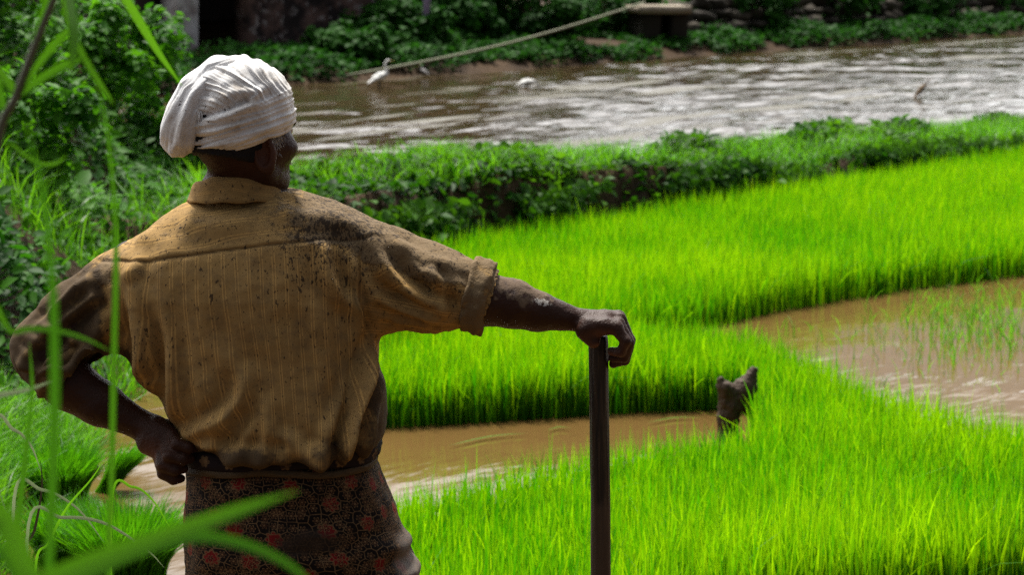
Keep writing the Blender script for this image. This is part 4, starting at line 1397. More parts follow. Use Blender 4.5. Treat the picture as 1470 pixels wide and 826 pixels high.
# lower wraps: rise to the right; upper wraps fan out from a pivot right of the crown
low1 = fbm(np.stack([px / 70, py / 70, tv[:, 1] * 9], 1), 401, 2)
f_low = py + 0.14 * (px - 340) + 0.0016 * (px - 300) ** 2 * np.sign(px - 300) * 0.5 + 5 * low1
PIV = (452, 96)
rr = np.hypot((px - 300), (py - 196) * 1.05)
f_up = rr + 0.10 * (px - 300) + 7 * low1
div = np.interp(px, [240, 300, 335, 420], [170, 163, 152, 128])
wl = sstep(-7, 7, py - div + 4 * low1)
along = px / 110.0
def pleats(f, seed):
    """overlapping cloth edges (sharp on one side) with finer gathers between them"""
    g = f / 7.6 + 0.9 * vnoise(np.stack([f / 34.0, along * 0.8, 0 * f], 1), seed)
    t = g - np.floor(g)
    a = 0.6 + 0.6 * vnoise(np.stack([np.floor(g) * 3.7, along * 1.2, 0 * f], 1), seed + 3)
    saw = np.minimum(t / 0.16, 1.0) * (1 - 0.85 * np.clip((t - 0.16) / 0.84, 0, 1) ** 0.8)
    return 0.0062 * a * saw + 0.0024 * ridged(f / 5.6 + 0.5 * along, seed + 1, along * 1.4) + 0.0017 * ridged(f / 2.9, seed + 2, along * 2.2)
FOLD = 1.0
dl, du = pleats(f_low, 411), pleats(f_up, 421) * 1.0
disp = dl * wl + du * (1 - wl)
dd, s_, t_ = seg_dist(px, py, [(296, 164), (318, 157), (342, 150), (366, 138)])
front = tn[:, 1] < 0.2
disp += np.where(front, -0.009 * np.exp(-(dd / 5.0) ** 2) + 0.005 * np.exp(-((dd - 9) / 6) ** 2) * (s_ > 0), 0)
for pts, amp, w in [([(404, 120), (412, 140), (418, 168)], 4, 6), ([(330, 92), (300, 122), (292, 160)], 6, 7), ([(388, 104), (372, 96), (345, 90)], 4, 6), ([(395, 118), (380, 128), (352, 128), (320, 140)], 4, 6), ([(280, 190), (330, 190), (390, 170)], -3, 4), ([(280, 203), (340, 200), (405, 176)], 3, 4)]:
    disp += fold(pts, amp, w) * front
tv = tv + tn * disp[:, None]
tv = relax(tv, tq, 1, .1)
N = Nodes('muddy_white_cotton')
v = N.coord('Object')
a = N.noise(v, 14, 5, 0.6); b = N.noise(v, 110, 3, 0.6); c = N.noise(v, 900, 2, 0.5)
col = N.mix(N.ramp(a, 0.42, 0.72), (0.80, 0.80, 0.81), (0.58, 0.55, 0.52))
col = N.mix(N.math('MULTIPLY', N.ramp(N.noise(v, 28, 4, 0.7), 0.55, 0.75), N.attr('dirt')), col, (0.24, 0.16, 0.09))
col = N.mix(N.ramp(N.math('ADD', b, N.math('MULTIPLY', N.attr('dirt'), 0.05)), 0.715, 0.745), col, (0.05, 0.035, 0.025))
M_TURBAN = N.done(N.pbr(col, 0.9, 0.12, N.bump(N.math('ADD', c, N.math('MULTIPLY', b, 1.2)), 0.3, 0.0016)))
dirt = np.clip(0.35 + 0.6 * np.exp(-((px - 340) / 40) ** 2 - ((py - 150) / 18) ** 2) + 0.5 * np.exp(-((px - 415) / 16) ** 2) + .3 * sstep(195, 210, py), 0, 1)
turban = obj('turban', mesh_from('turban', tv, [tq], True, {'dirt': dirt}), M_TURBAN, man)

def tail_sdf(p):
    pts = [M(352, 92, -.010), M(318, 104, -.034), M(290, 132, -.052), M(274, 164, -.058), M(265, 190, -.052), M(259, 203, -.045)]
    d = sd_chain(p, pts, [.016, .024, .029, .030, .027, .021], .03)
    return d
wv, wq = polygonise(tail_sdf, M(300, 160, -.04) - .15, M(300, 160, -.04) + .15, .0024)
wv = relax(wv, wq, 2, .5)
wn_ = vnormals(wv, wq)
px, py = to_px(wv)
dsp = np.zeros(len(wv))
for pts, amp, w in [([(338, 90), (302, 116), (280, 160), (268, 214)], 4, 5), ([(318, 92), (280, 126), (262, 170), (254, 214)], -3.5, 6), ([(300, 104), (270, 140), (252, 190)], 3, 5), ([(292, 140), (288, 170), (276, 210)], -3, 4), ([(262, 200), (258, 216)], 4, 4)]:
    dsp += fold(pts, amp, w)
dt_, _s, _t = seg_dist(px, py, [(352, 92), (318, 104), (290, 132), (274, 164), (259, 210)])
acr = dt_ * _s + 3 * fbm(np.stack([px / 30, py / 30], 1), 433, 2)
dsp += 0.0020 * ridged(acr / 6.0, 435, py / 90) + 0.0012 * ridged(acr / 2.8, 437, py / 70)
wv = wv + wn_ * dsp[:, None]
tail = obj('turban_end', mesh_from('turban_end', wv, [wq], True, {'dirt': np.full(len(wv), .25)}), M_TURBAN, turban)
rng = np.random.default_rng(8)
parts = []
for k in range(16):
    a = M(295 + rng.normal(0, 2), 160 + rng.normal(0, 6), -.091)
    b = a + np.array([rng.normal(.002, .004), rng.normal(-.004, .003), -rng.uniform(.006, .018)])
    parts.append(tube([a, (a + b) / 2 + rng.normal(0, .0016, 3), b], (.0012, .0010, .0005), 5))
v_, f_ = join(parts)
obj('frayed_threads', mesh_from('frayed_threads', v_, f_, True, {'dirt': np.zeros(len(v_))}), M_TURBAN, turban)

# ---------------------------------------------------------------- sarong
SR = np.array([(636, 272, 528, .004, .122), (650, 268, 532, .004, .130), (664, 264, 535, .004, .134), (684, 263, 541, .004, .138), (704, 260, 548, .004, .143), (740, 257, 563, .005, .152),
               (780, 256, 581, .006, .158), (826, 258, 596, .008, .160), (880, 256, 600, .01, .158), (960, 262, 596, .01, .15), (1080, 275, 585, .01, .145), (1220, 290, 570, .01, .14), (1300, 296, 564, .01, .138)], float)
def sarong():
    na, nz = 420, 330
    z_ = np.array([mz(y) for y in SR[:, 0]])
    zz = np.linspace(z_[0], z_[-1], nz)
    zi = -zz
    cx = np.interp(zi, -z_, [(mx(a) + mx(b)) / 2 for a, b in SR[:, 1:3]]); rx = np.interp(zi, -z_, [(mx(b) - mx(a)) / 2 for a, b in SR[:, 1:3]])
    cy = np.interp(zi, -z_, SR[:, 3]); ry = np.interp(zi, -z_, SR[:, 4])
    th = np.linspace(0, 2 * np.pi, na, endpoint=False)
    ct, st = np.cos(th), np.sin(th)
    n = 2.5
    k = (np.abs(ct) ** n + np.abs(st) ** n) ** (-1 / n)
    V = np.stack([cx[:, None] + rx[:, None] * ct * k, MY + cy[:, None] + ry[:, None] * st * k, np.repeat(zz[:, None], na, 1)], -1)
    out = np.stack([ct, st, 0 * st], -1)[None]
    U = np.repeat((th * 0.165)[None], nz, 0); Vv = np.repeat(zz[:, None], na, 1)
    P = V.reshape(-1, 3)
    px, py = to_px(P)
    d = 0.0055 * fbm(np.stack([P[:, 0] * 9, P[:, 1] * 9, P[:, 2] * 3.5], 1), 501, 3)
    d += 0.003 * fbm(P * np.array([10, 10, 26]), 505, 3)
    bk = (P[:, 1] < MY + .03)
    def fo(pts, a, w):
        e, s_, t_ = seg_dist(px, py, pts)
        return a * .001 * np.exp(-(e / w) ** 2) * np.sin(np.pi * np.clip(t_, .03, .97)) ** .6 * bk
    for pts, a, w in [([(560, 712), (578, 730), (590, 760)], 7, 8), ([(545, 770), (575, 775), (594, 785)], 7, 8), ([(540, 800), (570, 792), (596, 798)], -7, 7), ([(535, 826), (575, 812), (600, 820)], 9, 9),
                      ([(275, 672), (380, 690), (520, 676)], 3, 9), ([(400, 740), (470, 742), (540, 728)], 4, 12), ([(390, 762), (470, 770), (545, 752)], -4, 10), ([(300, 700), (290, 760), (300, 826)], 5, 14), ([(262, 690), (270, 760), (266, 826)], -4, 10), ([(520, 668), (548, 720), (566, 800)], 4, 10)]:
        d += fo(pts, a, w)
    V = V + out * d.reshape(nz, na)[..., None]
    i, j = np.meshgrid(np.arange(nz - 1), np.arange(na), indexing='ij')
    q = np.stack([i * na + j, (i + 1) * na + j, (i + 1) * na + (j + 1) % na, i * na + (j + 1) % na], -1).reshape(-1, 4)
    # only the strip just under the seam runs the wrong way in u; hide the seam at the front of the body
    return V.reshape(-1, 3), q, np.roll(U, na // 4, 1).ravel(), Vv.ravel(), px, py
lv, lq, lu, lw, lpx, lpy = sarong()
ln = vnormals(lv, lq)

def flower_pattern(N, vec):
    """block-printed flowers: small petalled outlines in every cell, larger red blooms here and there"""
    vor = N.n('TexVoronoi', {'Vector': vec, 'Scale': 58.0, 'Randomness': 0.8}, out=None, voronoi_dimensions='2D', feature='F1')
    cpos = vor.outputs['Position']; dist = vor.outputs['Distance']
    edge = N.n('TexVoronoi', {'Vector': vec, 'Scale': 58.0, 'Randomness': 0.8}, out='Distance', voronoi_dimensions='2D', feature='DISTANCE_TO_EDGE')
    rel = N.n('VectorMath', {0: vec, 1: cpos}, operation='SUBTRACT')
    xyz = N.n('SeparateXYZ', {0: rel}, out=None)
    ang = N.math('ARCTAN2', xyz.outputs[1], xyz.outputs[0])
    wob = N.math('ABSOLUTE', N.math('COSINE', N.math('MULTIPLY', ang, 3.0)))
    pet = N.math('SUBTRACT', dist, N.math('ADD', 0.10, N.math('MULTIPLY', wob, 0.26)))
    outline = N.ramp(N.math('ABSOLUTE', pet), 0.055, 0.02)
    centre = N.ramp(dist, 0.11, 0.07)
    vein = N.ramp(edge, 0.060, 0.025)
    lines = N.math('MAXIMUM', N.math('MULTIPLY', outline, 0.9), N.math('MAXIMUM', centre, N.math('MULTIPLY', vein, 0.75)))
    inner = N.ramp(pet, 0.0, -0.03)
    big = N.n('TexVoronoi', {'Vector': vec, 'Scale': 16.0, 'Randomness': 0.8}, out=None, voronoi_dimensions='2D', feature='F1')
    rel2 = N.n('VectorMath', {0: vec, 1: big.outputs['Position']}, operation='SUBTRACT')
    x2 = N.n('SeparateXYZ', {0: rel2}, out=None)
    ang2 = N.math('ARCTAN2', x2.outputs[1], x2.outputs[0])
    w2 = N.math('ABSOLUTE', N.math('COSINE', N.math('MULTIPLY', ang2, 4.0)))
    r2 = N.math('SUBTRACT', big.outputs['Distance'], N.math('ADD', 0.16, N.math('MULTIPLY', w2, 0.07)))
    red = N.ramp(r2, 0.02, -0.03)
    rim = N.ramp(N.math('ABSOLUTE', r2), 0.03, 0.012)
    return lines, inner, red, rim

N = Nodes('printed_sarong_cloth')
uv = N.n('CombineXYZ', {0: N.attr('u'), 1: N.attr('w'), 2: 0.0})
v = N.coord('Object')
nz1 = N.noise(v, 11, 4, 0.6); nz2 = N.noise(v, 320, 2, 0.6)
lines, inner, red, rim = flower_pattern(N, uv)
col = N.mix(nz1, (0.0060, 0.0042, 0.0038), (0.013, 0.008, 0.007))
col = N.mix(N.math('MULTIPLY', inner, 0.55), col, (0.050, 0.018, 0.010))
col = N.mix(N.math('MULTIPLY', red, 0.95), col, N.mix(inner, (0.155, 0.010, 0.010), (0.060, 0.005, 0.006)))
col = N.mix(N.math('MULTIPLY', N.math('MAXIMUM', lines, N.math('MULTIPLY', rim, 0.6)), N.ramp(N.noise(v, 60, 3), 0.15, 0.55)), col, (0.19, 0.115, 0.055))
wear = N.ramp(N.math('ADD', N.attr('wear'), N.math('MULTIPLY', N.math('SUBTRACT', nz1, 0.5), 1.3)), 0.40, 0.85)
col = N.mix(N.math('MULTIPLY', wear, 0.8), col, N.mix(nz2, (0.016, 0.012, 0.010), (0.050, 0.036, 0.028)))
hip_grey = N.ramp(N.math('ADD', N.attr('hip_grey'), N.math('MULTIPLY', N.math('SUBTRACT', nz1, 0.5), 1.0)), 0.45, 0.95)
col = N.mix(N.math('MULTIPLY', hip_grey, 0.65), col, (0.20, 0.17, 0.15))
M_SARONG = N.done(N.pbr(col, 0.8, 0.10, N.bump(N.math('ADD', nz2, N.math('MULTIPLY', nz1, 2)), 0.4, 0.003)))
wear = np.exp(-((lpx - 460) / 70) ** 2 - ((lpy - 750) / 24) ** 2) * 0.9 + 0.35 * np.exp(-((lpx - 330) / 60) ** 2 - ((lpy - 790) / 30) ** 2) + 0.5 * sstep(545, 580, lpx)
hip_grey = sstep(540, 590, lpx) * sstep(690, 730, lpy)  # paler grey towards the right hip
sarong_o = obj('sarong', mesh_from('sarong', lv, [lq], True, {'u': lu, 'w': lw, 'wear': wear, 'hip_grey': hip_grey}), M_SARONG, man)

# rolled waist: dark border printed with tan flowers, and the pale selvedge below it
def waist_ring(y0, y1, grow, thick, seed, tilt):
    na, nb = 300, 18
    V = []
    for i in range(na):
        th = 2 * math.pi * i / na
        ct, st = math.cos(th), math.sin(th)
        k = (abs(ct) ** 2.5 + abs(st) ** 2.5) ** (-1 / 2.5)
        x = (mx(268) + mx(532)) / 2 + ((mx(532) - mx(268)) / 2 + grow) * ct * k
        y = MY + .004 + (.130 + grow) * st * k
        zc = (mz(y0) + mz(y1)) / 2 + tilt * ct + 0.003 * math.sin(3 * th + seed)
        hz = abs(mz(y0) - mz(y1)) / 2
        for j in range(nb):
            ph = 2 * math.pi * j / nb
            V.append((x + ct * thick * math.cos(ph), y + st * thick * math.cos(ph), zc + hz * math.sin(ph)))
    V = np.array(V)
    d = 0.003 * fbm(np.stack([V[:, 0] * 14, V[:, 1] * 14, V[:, 2] * 60], 1), seed, 3)
    V[:, :2] += (V[:, :2] - np.array([(mx(268) + mx(532)) / 2, MY])) * (d / .15)[:, None]
    V[:, 2] += 0.0025 * fbm(V * 18, seed + 3, 2)
    F = [(i * nb + j, i * nb + (j + 1) % nb, ((i + 1) % na) * nb + (j + 1) % nb, ((i + 1) % na) * nb + j) for i in range(na) for j in range(nb)]
    th = np.repeat(np.linspace(0, 2 * np.pi, na, endpoint=False), nb)
    return V, np.array(F), th
rv, rf, rth = waist_ring(628, 656, .007, .008, 521, .004)
N = Nodes('printed_border_cloth')
v = N.coord('Object')
uv = N.n('CombineXYZ', {0: N.math('MULTIPLY', N.attr('u'), 1.0), 1: N.attr('w'), 2: 0.0})
fx = N.math('SUBTRACT', N.math('FRACT', N.math('DIVIDE', N.attr('u'), 0.0455)), 0.5)
fy = N.math('SUBTRACT', N.attr('w'), 0.42)
xx = N.math('MULTIPLY', fx, 0.0455); yy = N.math('MULTIPLY', fy, 0.034)
rad = N.math('SQRT', N.math('ADD', N.math('MULTIPLY', xx, xx), N.math('MULTIPLY', yy, yy)))
an = N.math('ARCTAN2', yy, xx)
lobes = N.math('ABSOLUTE', N.math('COSINE', N.math('MULTIPLY', an, 3.0)))
flw = N.ramp(N.math('SUBTRACT', rad, N.math('ADD', 0.0070, N.math('MULTIPLY', lobes, 0.0035))), 0.0012, -0.0012)
nz1 = N.noise(v, 60, 4, 0.6)
col = N.mix(nz1, (0.008, 0.006, 0.009), (0.022, 0.014, 0.014))
col = N.mix(N.math('MULTIPLY', flw, N.ramp(nz1, 0.30, 0.62)), col, (0.16, 0.098, 0.048))
M_BORDER = N.done(N.pbr(col, 0.8, 0.1, N.bump(nz1, 0.4, 0.004)))
wv_ = (rv[:, 2] - mz(656)) / (mz(628) - mz(656))
obj('waist_roll', mesh_from('waist_roll', rv, [rf], True, {'u': rth * 0.165, 'w': wv_}), M_BORDER, sarong_o, label='dark rolled waist printed with tan flowers')
ev, ef, eth = waist_ring(655, 665, .0085, .0030, 541, .003)
N = Nodes('tan_selvedge')
v = N.coord('Object')
a = N.noise(N.n('Mapping', {'Vector': v, 'Scale': (0.3, 0.3, 1)}), 330, 4, 0.6)
M_SELV = N.done(N.pbr(N.mix(a, (0.022, 0.014, 0.008), (0.12, 0.078, 0.038)), 0.8, 0.2, N.bump(a, 0.5, 0.003)))
obj('selvedge', mesh_from('selvedge', ev, [ef]), M_SELV, sarong_o)

# ---------------------------------------------------------------- the pole under his hand
def pole():
    na = 40; ys = np.linspace(mz(484), 0.02, 220)
    V = []
    top, bot = M(860, 484, .012), M(862, 826, .012)
    for i, z in enumerate(ys):
        t = (top[2] - z) / (top[2] - bot[2])
        cx = top[0] + (bot[0] - top[0]) * t + 0.0015 * math.sin(z * 9)
        r = np.interp(t, [0, .03, .3, 1, 3.6], [.0158, .0172, .0175, .0180, .0185])
        for j in range(na):
            a = 2 * math.pi * j / na
            V.append((cx + r * math.cos(a), MY + .012 + r * math.sin(a), z))
    V = np.array(V)
    c = np.array([np.interp(-V[:, 2], -ys, V.reshape(-1, na, 3).mean(1)[:, 0]), np.full(len(V), MY + .012)]).T
    o = (V[:, :2] - c); o /= np.linalg.norm(o, axis=1)[:, None]
    V[:, :2] += o * (0.0012 * fbm(np.stack([o[:, 0] * 3, o[:, 1] * 3, V[:, 2] * 4], 1), 601, 3) + 0.0006 * fbm(np.stack([o[:, 0] * 12, o[:, 1] * 12, V[:, 2] * 8], 1), 605, 2))[:, None]
    n = len(ys)
    F = [(i * na + j, (i + 1) * na + j, (i + 1) * na + (j + 1) % na, i * na + (j + 1) % na) for i in range(n - 1) for j in range(na)]
    return V, [np.array(F), np.arange(na)[None, :], (np.arange(na)[::-1] + (n - 1) * na)[None, :]]
N = Nodes('dark_wet_wood')
v = N.coord('Object')
g = N.noise(N.n('Mapping', {'Vector': v, 'Scale': (1, 1, 0.06)}), 150, 5, 0.65)
w = N.noise(v, 5.5, 4, 0.6)
col = N.mix(N.ramp(g, 0.35, 0.7), (0.006, 0.0045, 0.0035), (0.050, 0.030, 0.017))
z = N.n('SeparateXYZ', {0: v}, out='Z')
mudz = N.ramp(N.math('ADD', z, N.math('MULTIPLY', N.math('SUBTRACT', w, 0.5), 0.12)), mz(712), mz(735))
col = N.mix(N.math('MULTIPLY', mudz, 0.8), col, N.mix(g, (0.04, 0.025, 0.015), (0.10, 0.062, 0.036)))
M_POLE = N.done(N.pbr(col, N.math('ADD', 0.45, N.math('MULTIPLY', mudz, 0.3)), 0.35, N.bump(g, 0.7, 0.004)))
obj('wooden_pole', mesh_from('wooden_pole', *pole()), M_POLE, label="dark wet wooden pole standing under the farmer's resting hand", category='pole')
# ================================================================ SMALL THINGS
# ---------------------------------------------------------------- wading birds
N = Nodes('white_feathers'); M_FEATHER = N.done(N.pbr(N.mix(N.noise(N.coord(), 40), (0.80, 0.80, 0.79), (0.66, 0.66, 0.64)), 0.8, 0.1))
N = Nodes('brown_feathers'); M_BROWN = N.done(N.pbr(N.mix(N.noise(N.coord(), 60), (0.10, 0.07, 0.045), (0.20, 0.15, 0.10)), 0.8, 0.1))
N = Nodes('grey_feathers'); M_GREY = N.done(N.pbr(N.mix(N.noise(N.coord(), 60), (0.34, 0.33, 0.33), (0.22, 0.21, 0.21)), 0.8, 0.1))
N = Nodes('bird_beak'); M_BEAK = N.done(N.pbr((0.42, 0.27, 0.05), 0.5, 0.4))
N = Nodes('bird_leg'); M_LEG = N.done(N.pbr((0.05, 0.05, 0.035), 0.6, 0.3))

def bird(name, label, cat, loc, heading, neck, size, mat, group=None, tilt=0.5):
    """neck: points of the neck and head in the bird's own plane (forward, up), metres at size 1"""
    tail = np.array([-.17, 0, .20 - .10 * tilt]); rump = np.array([-.07, 0, .235 - .03 * tilt]); chest = np.array([.075, 0, .25 + .05 * tilt])
    np_ = [np.array([a, 0, b]) for a, b in neck]
    def f(p):
        d = sd_chain(p, [tail, rump, (rump + chest) / 2, chest], [.012, .052, .066, .045], .02)
        d = smin(d, sd_chain(p, [chest] + np_, [.036, .022, .016, .015, .021][:1 + len(np_)] if len(np_) > 2 else [.04] + [.022] * len(np_), .01), .02)
        for s in (1, -1):                                    # folded wings
            d = smin(d, sd_chain(p, [chest + (-.02, s * .045, .005), rump + (0, s * .05, -.005), tail + (-.01, s * .018, .005)], [.028, .034, .010], .01), .012)
        return d
    v, q = polygonise(f, (-.24, -.12, -.02), (.34, .12, .56), .0075, block=4)
    v = relax(v, q, 1, .5)
    b = obj(name, mesh_from(name, v * size, [q]), mat, label=label, category=cat)
    if group: b['group'] = group
    b.location = loc; b.rotation_euler = (0, 0, heading)
    hd = np_[-1]; pv = np_[-2]
    dr = np.array([1.0, 0, -0.12]) if hd[1] == 0 and neck[-1][1] > .3 else np.array([0.6, 0, -1.0])
    dr /= np.linalg.norm(dr)
    obj('beak', mesh_from('beak', *tube(np.array([hd + dr * .012, hd + dr * .05, hd + dr * .10]) * size, np.array([.009, .006, .0015]) * size, 8)), M_BEAK, b)
    for s in (1, -1):
        leg = np.array([(-.005, s * .028, .20), (-.02, s * .028, .10), (.0, s * .028, -.02)]) * size
        obj('leg', mesh_from('leg', *tube(leg, np.array([.010, .006, .006]) * size, 6)), M_LEG, b)
    return b
g = gr(546, 130); bird('egret', 'white egret standing upright at the muddy water edge, neck raised', 'egret', (g[0], g[1], -.04), 0.35,
    [(.10, .34), (.07, .42), (.10, .47), (.125, .475)], 0.86, M_FEATHER, 'white egrets feeding along the far mud')
g = gr(757, 124); bird('egret', 'white egret bent low with its head down in the water', 'egret', (g[0], g[1], -.12), 0.1,
    [(.14, .26), (.19, .21), (.205, .16), (.20, .14)], 0.72, M_FEATHER, 'white egrets feeding along the far mud', tilt=0.0)
g = gr(608, 110); bird('grey_bird', 'small grey bird at the foot of the far bank', 'bird', (g[0], g[1], -.03), 2.6,
    [(.09, .32), (.07, .37), (.10, .40), (.11, .40)], 0.45, M_GREY)
g = gr(1322, 140); bird('pond_heron', 'small brown heron leaning forward in the silvery flooded field', 'heron', (g[0], g[1], -.03), 0.3,
    [(.13, .36), (.15, .42), (.18, .47), (.20, .49)], 0.50, M_BROWN, tilt=1.6)

# ---------------------------------------------------------------- forked stump in the inlet
SB = gr(1056, 640); SB = np.array([SB[0], 9.15, 0.0])
spx = 9.15 / F_PX
def stx(px): return (px - 735) * spx
def stz(py): return float(at(1056, py, 9.15)[2])
def stump_sdf(p):
    d = sd_chain(p, [np.array([stx(1052), 9.15, -.06]), np.array([stx(1051), 9.15, stz(600)]), np.array([stx(1050), 9.14, stz(560)])], [.044, .040, .034], .02)
    d = smin(d, sd_chain(p, [np.array([stx(1050), 9.14, stz(562)]), np.array([stx(1043), 9.12, stz(553)]), np.array([stx(1039), 9.12, stz(545)])], [.034, .024, .014], .01), .012)
    w = sd_chain(p, [np.array([stx(1058), 9.15, stz(580)]), np.array([stx(1073), 9.16, stz(560)]), np.array([stx(1089), 9.17, stz(532)])], [.044, .040, .012], .01)
    w = smin(w, sd_chain(p, [np.array([stx(1076), 9.16, stz(585)]), np.array([stx(1086), 9.17, stz(558)]), np.array([stx(1091), 9.17, stz(534)])], [.026, .018, .006], .01), .015)
    return smin(d, w, .014)
v, q = polygonise(stump_sdf, (stx(1056) - .16, 9.0, -.08), (stx(1056) + .16, 9.3, .36), .005, block=5)
nn = vnormals(v, q)
v = v + nn * (0.006 * fbm(v * np.array([45, 45, 14]), 701, 3) + .004 * fbm(v * 70, 705, 2))[:, None]
obj('forked_stump', mesh_from('forked_stump', v, [q]), M_POLE, label='dark forked wooden stump standing at the end of the muddy inlet', category='stump')

# ---------------------------------------------------------------- pulled seedling bundles by the stream
def bundle(label, px, py, r, h, n, seed, lean=(0, 0), flop=0.5):
    rng = np.random.default_rng(seed)
    g = gr(px, py, 0.03)
    z = max(float(ground_h(g[0], g[1])), -0.01)
    a = rng.uniform(0, 2 * np.pi, n); rr = r * 0.55 * np.sqrt(rng.random(n))
    base = np.column_stack([rr * np.cos(a), rr * np.sin(a), np.zeros(n)])
    hh = h * np.clip(rng.normal(1, .13, n), .5, 1.35)
    ln = hh * flop * (rr / (r * .55)) * rng.uniform(.5, 1.5, n)
    v, f, k = blade_arrays(base, hh, rng.uniform(.0045, .0075, n), ln, a + rng.normal(0, .5, n), 5, 1.1, rng)
    v[:, 0] += lean[0] * v[:, 2]; v[:, 1] += lean[1] * v[:, 2]
    o = obj('seedling_bundle', mesh_from('seedling_bundle', v, [f], True, {'rnd': np.repeat(rng.random(n) * .8, k)}), M_BUNDLE,
            label=label, category='seedlings', group='pulled rice seedlings bundled by the stream')
    o.location = (g[0], g[1], z)
    return o
M_BUNDLE = leaf_material('bundle_blades', (0.030, 0.150, 0.006), (0.085, 0.300, 0.008), 0.45, ((0.06, 0.30, 0.003), (0.16, 0.48, 0.004)), rough=0.45, spec=0.25)
bundle('upper round bundle of green seedlings on the stream bank', 84, 705, .18, .19, 1700, 801)
bundle('broad seedling bundle low on the bank in the bottom left corner', 100, 795, .18, .19, 1700, 802)
bundle('dark full seedling bundle nearest the hem of the sarong', 182, 826, .21, .24, 2300, 803)
bundle('small slanted seedling bundle lying over the rippled stream', 146, 694, .06, .17, 420, 804, lean=(.75, 0), flop=.3)

# tall grass standing on the bund in front of the flooded field
for i, (px, py, h, n, lab) in enumerate([(470, 222, .34, 70, 'tall thin grass tuft on the bund just right of his face'), (545, 215, .42, 80, 'tallest wispy grass tuft on the bund before the water'),
                                         (505, 218, .26, 60, 'short wispy grass tuft between the two taller ones'), (1330, 180, .22, 60, 'pale grass tuft on the far end of the bund'),
                                         (690, 213, .16, 60, 'low bright grass tuft at the middle of the bund'), (440, 232, .26, 90, 'dense grass tuft on the bund touching his cheek in the photo'), (585, 226, .20, 80, 'low dense grass tuft on the bund, right of the tallest one')]):
    rng = np.random.default_rng(820 + i)
    g = gr(px, py + 8, .45)
    a = rng.uniform(0, 6.28, n); rr = .12 * np.sqrt(rng.random(n))
    hh = h * rng.uniform(.5, 1.2, n)
    v, f, k = blade_arrays(np.column_stack([rr * np.cos(a), rr * np.sin(a), np.zeros(n)]), hh, rng.uniform(.006, .010, n), hh * rng.uniform(.05, .6, n), a, 4, 1.2, rng)
    o = obj('grass_tuft', mesh_from('grass_tuft', v, [f], True, {'rnd': np.repeat(.4 + .6 * rng.random(n), k)}), M_GRASS, label=lab, category='grass tuft', group='grass tufts on the bund')
    o.location = (g[0], g[1], float(ground_h(g[0], g[1])) - .01)

# bushes on the mound at left
for i, (lab, x, y, r, hg, n) in enumerate([('leafy bush crowning the left mound at the edge of the photo', -3.2, 13.4, .75, 1.05, 5200), ('leafy bush on the mound nearest the white pier', -2.55, 14.6, .60, .62, 3600),
                                           ('bright bush low on the front of the left mound', -2.55, 11.8, .50, .55, 3600), ('tall dark bush behind the left mound', -3.4, 15.6, .9, 1.0, 5000), ('bush on the mound partly hidden by the turban', -2.05, 14.9, .55, .62, 3400)]):
    shrub(lab, 0, 0, r, hg, n, M_LEAF, 0.062 if i != 3 else .08, 840 + i, 'bushes on the left mound', pos=(x, y))

# ---------------------------------------------------------------- grass close to the camera
N = Nodes('close_grass')
f = N.attr('rnd'); ac = N.math('ABSOLUTE', N.attr('across')); al = N.attr('along')
col = N.mix(f, (0.020, 0.090, 0.006), (0.052, 0.180, 0.008))
vein = N.noise(N.n('CombineXYZ', {0: N.math('MULTIPLY', N.attr('across'), 9.0), 1: N.math('MULTIPLY', al, 2.0), 2: f}), 1.6, 3)
col = N.mix(N.math('MULTIPLY', N.ramp(vein, 0.35, 0.7), 0.5), col, (0.075, 0.20, 0.03))
col = N.mix(N.math('MULTIPLY', N.ramp(ac, 0.16, 0.06), 0.65), col, (0.16, 0.26, 0.08))
spot = N.ramp(N.math('ADD', N.noise(N.coord(), 55, 4, 0.7), N.math('MULTIPLY', N.ramp(al, 0.86, 1.0), 0.35)), 0.68, 0.78)
col = N.mix(spot, col, (0.13, 0.085, 0.025))
M_BLADE = N.done(N.n('MixShader', {0: 0.38, 1: N.pbr(col, 0.45, 0.3), 2: N.n('BsdfTranslucent', {'Color': N.mix(f, (0.045, 0.19, 0.004), (0.10, 0.30, 0.006))})}))
N = Nodes('reed_culm'); M_CULM = N.done(N.pbr(N.mix(N.noise(N.coord(), 50), (0.13, 0.12, 0.085), (0.08, 0.10, 0.05)), 0.5, 0.3))
def ribbon(pts, wpx, Y, n=40, root=None, fold=0.25, profile=None):
    """a long leaf along photograph points at distance Y, continued down to the ground when root is given"""
    P = [at(a, b, Y if len(r) == 0 else r[0]) for a, b, *r in pts]
    if root is not None:
        g = np.array([root[0], root[1], 0.0]); g[2] = float(ground_h(g[0], g[1])) - .02
        P = [g, g * .55 + P[0] * .45 + np.array([0, 0, .05])] + P
    C = catmull(P, n)
    T_ = np.gradient(C, axis=0); T_ /= np.linalg.norm(T_, axis=1)[:, None]
    view = C - np.array([0, 0, CAM_H]); view /= np.linalg.norm(view, axis=1)[:, None]
    S = np.cross(T_, view); S /= np.linalg.norm(S, axis=1)[:, None]
    t = np.linspace(0, 1, n)
    w = wpx * Y / F_PX * .5 * (np.interp(t, [0, .3, .6, .85, 1], [.55, .95, 1, .55, .04]) if profile is None else np.interp(t, *profile))
    up = np.cross(S, T_)
    V = np.stack([C - S * w[:, None] - up * (fold * w)[:, None], C, C + S * w[:, None] - up * (fold * w)[:, None]], 1).reshape(-1, 3)
    i = np.arange(n - 1)
    F = np.concatenate([np.stack([i * 3 + j, i * 3 + j + 1, i * 3 + j + 4, i * 3 + j + 3], 1) for j in (0, 1)])
    return V, [F]
def blade_attrs(n, rnd):
    return {'rnd': np.full(n, rnd), 'across': np.tile([-1.0, 0.0, 1.0], n // 3 + 1)[:n], 'along': np.linspace(0, 1, n)}
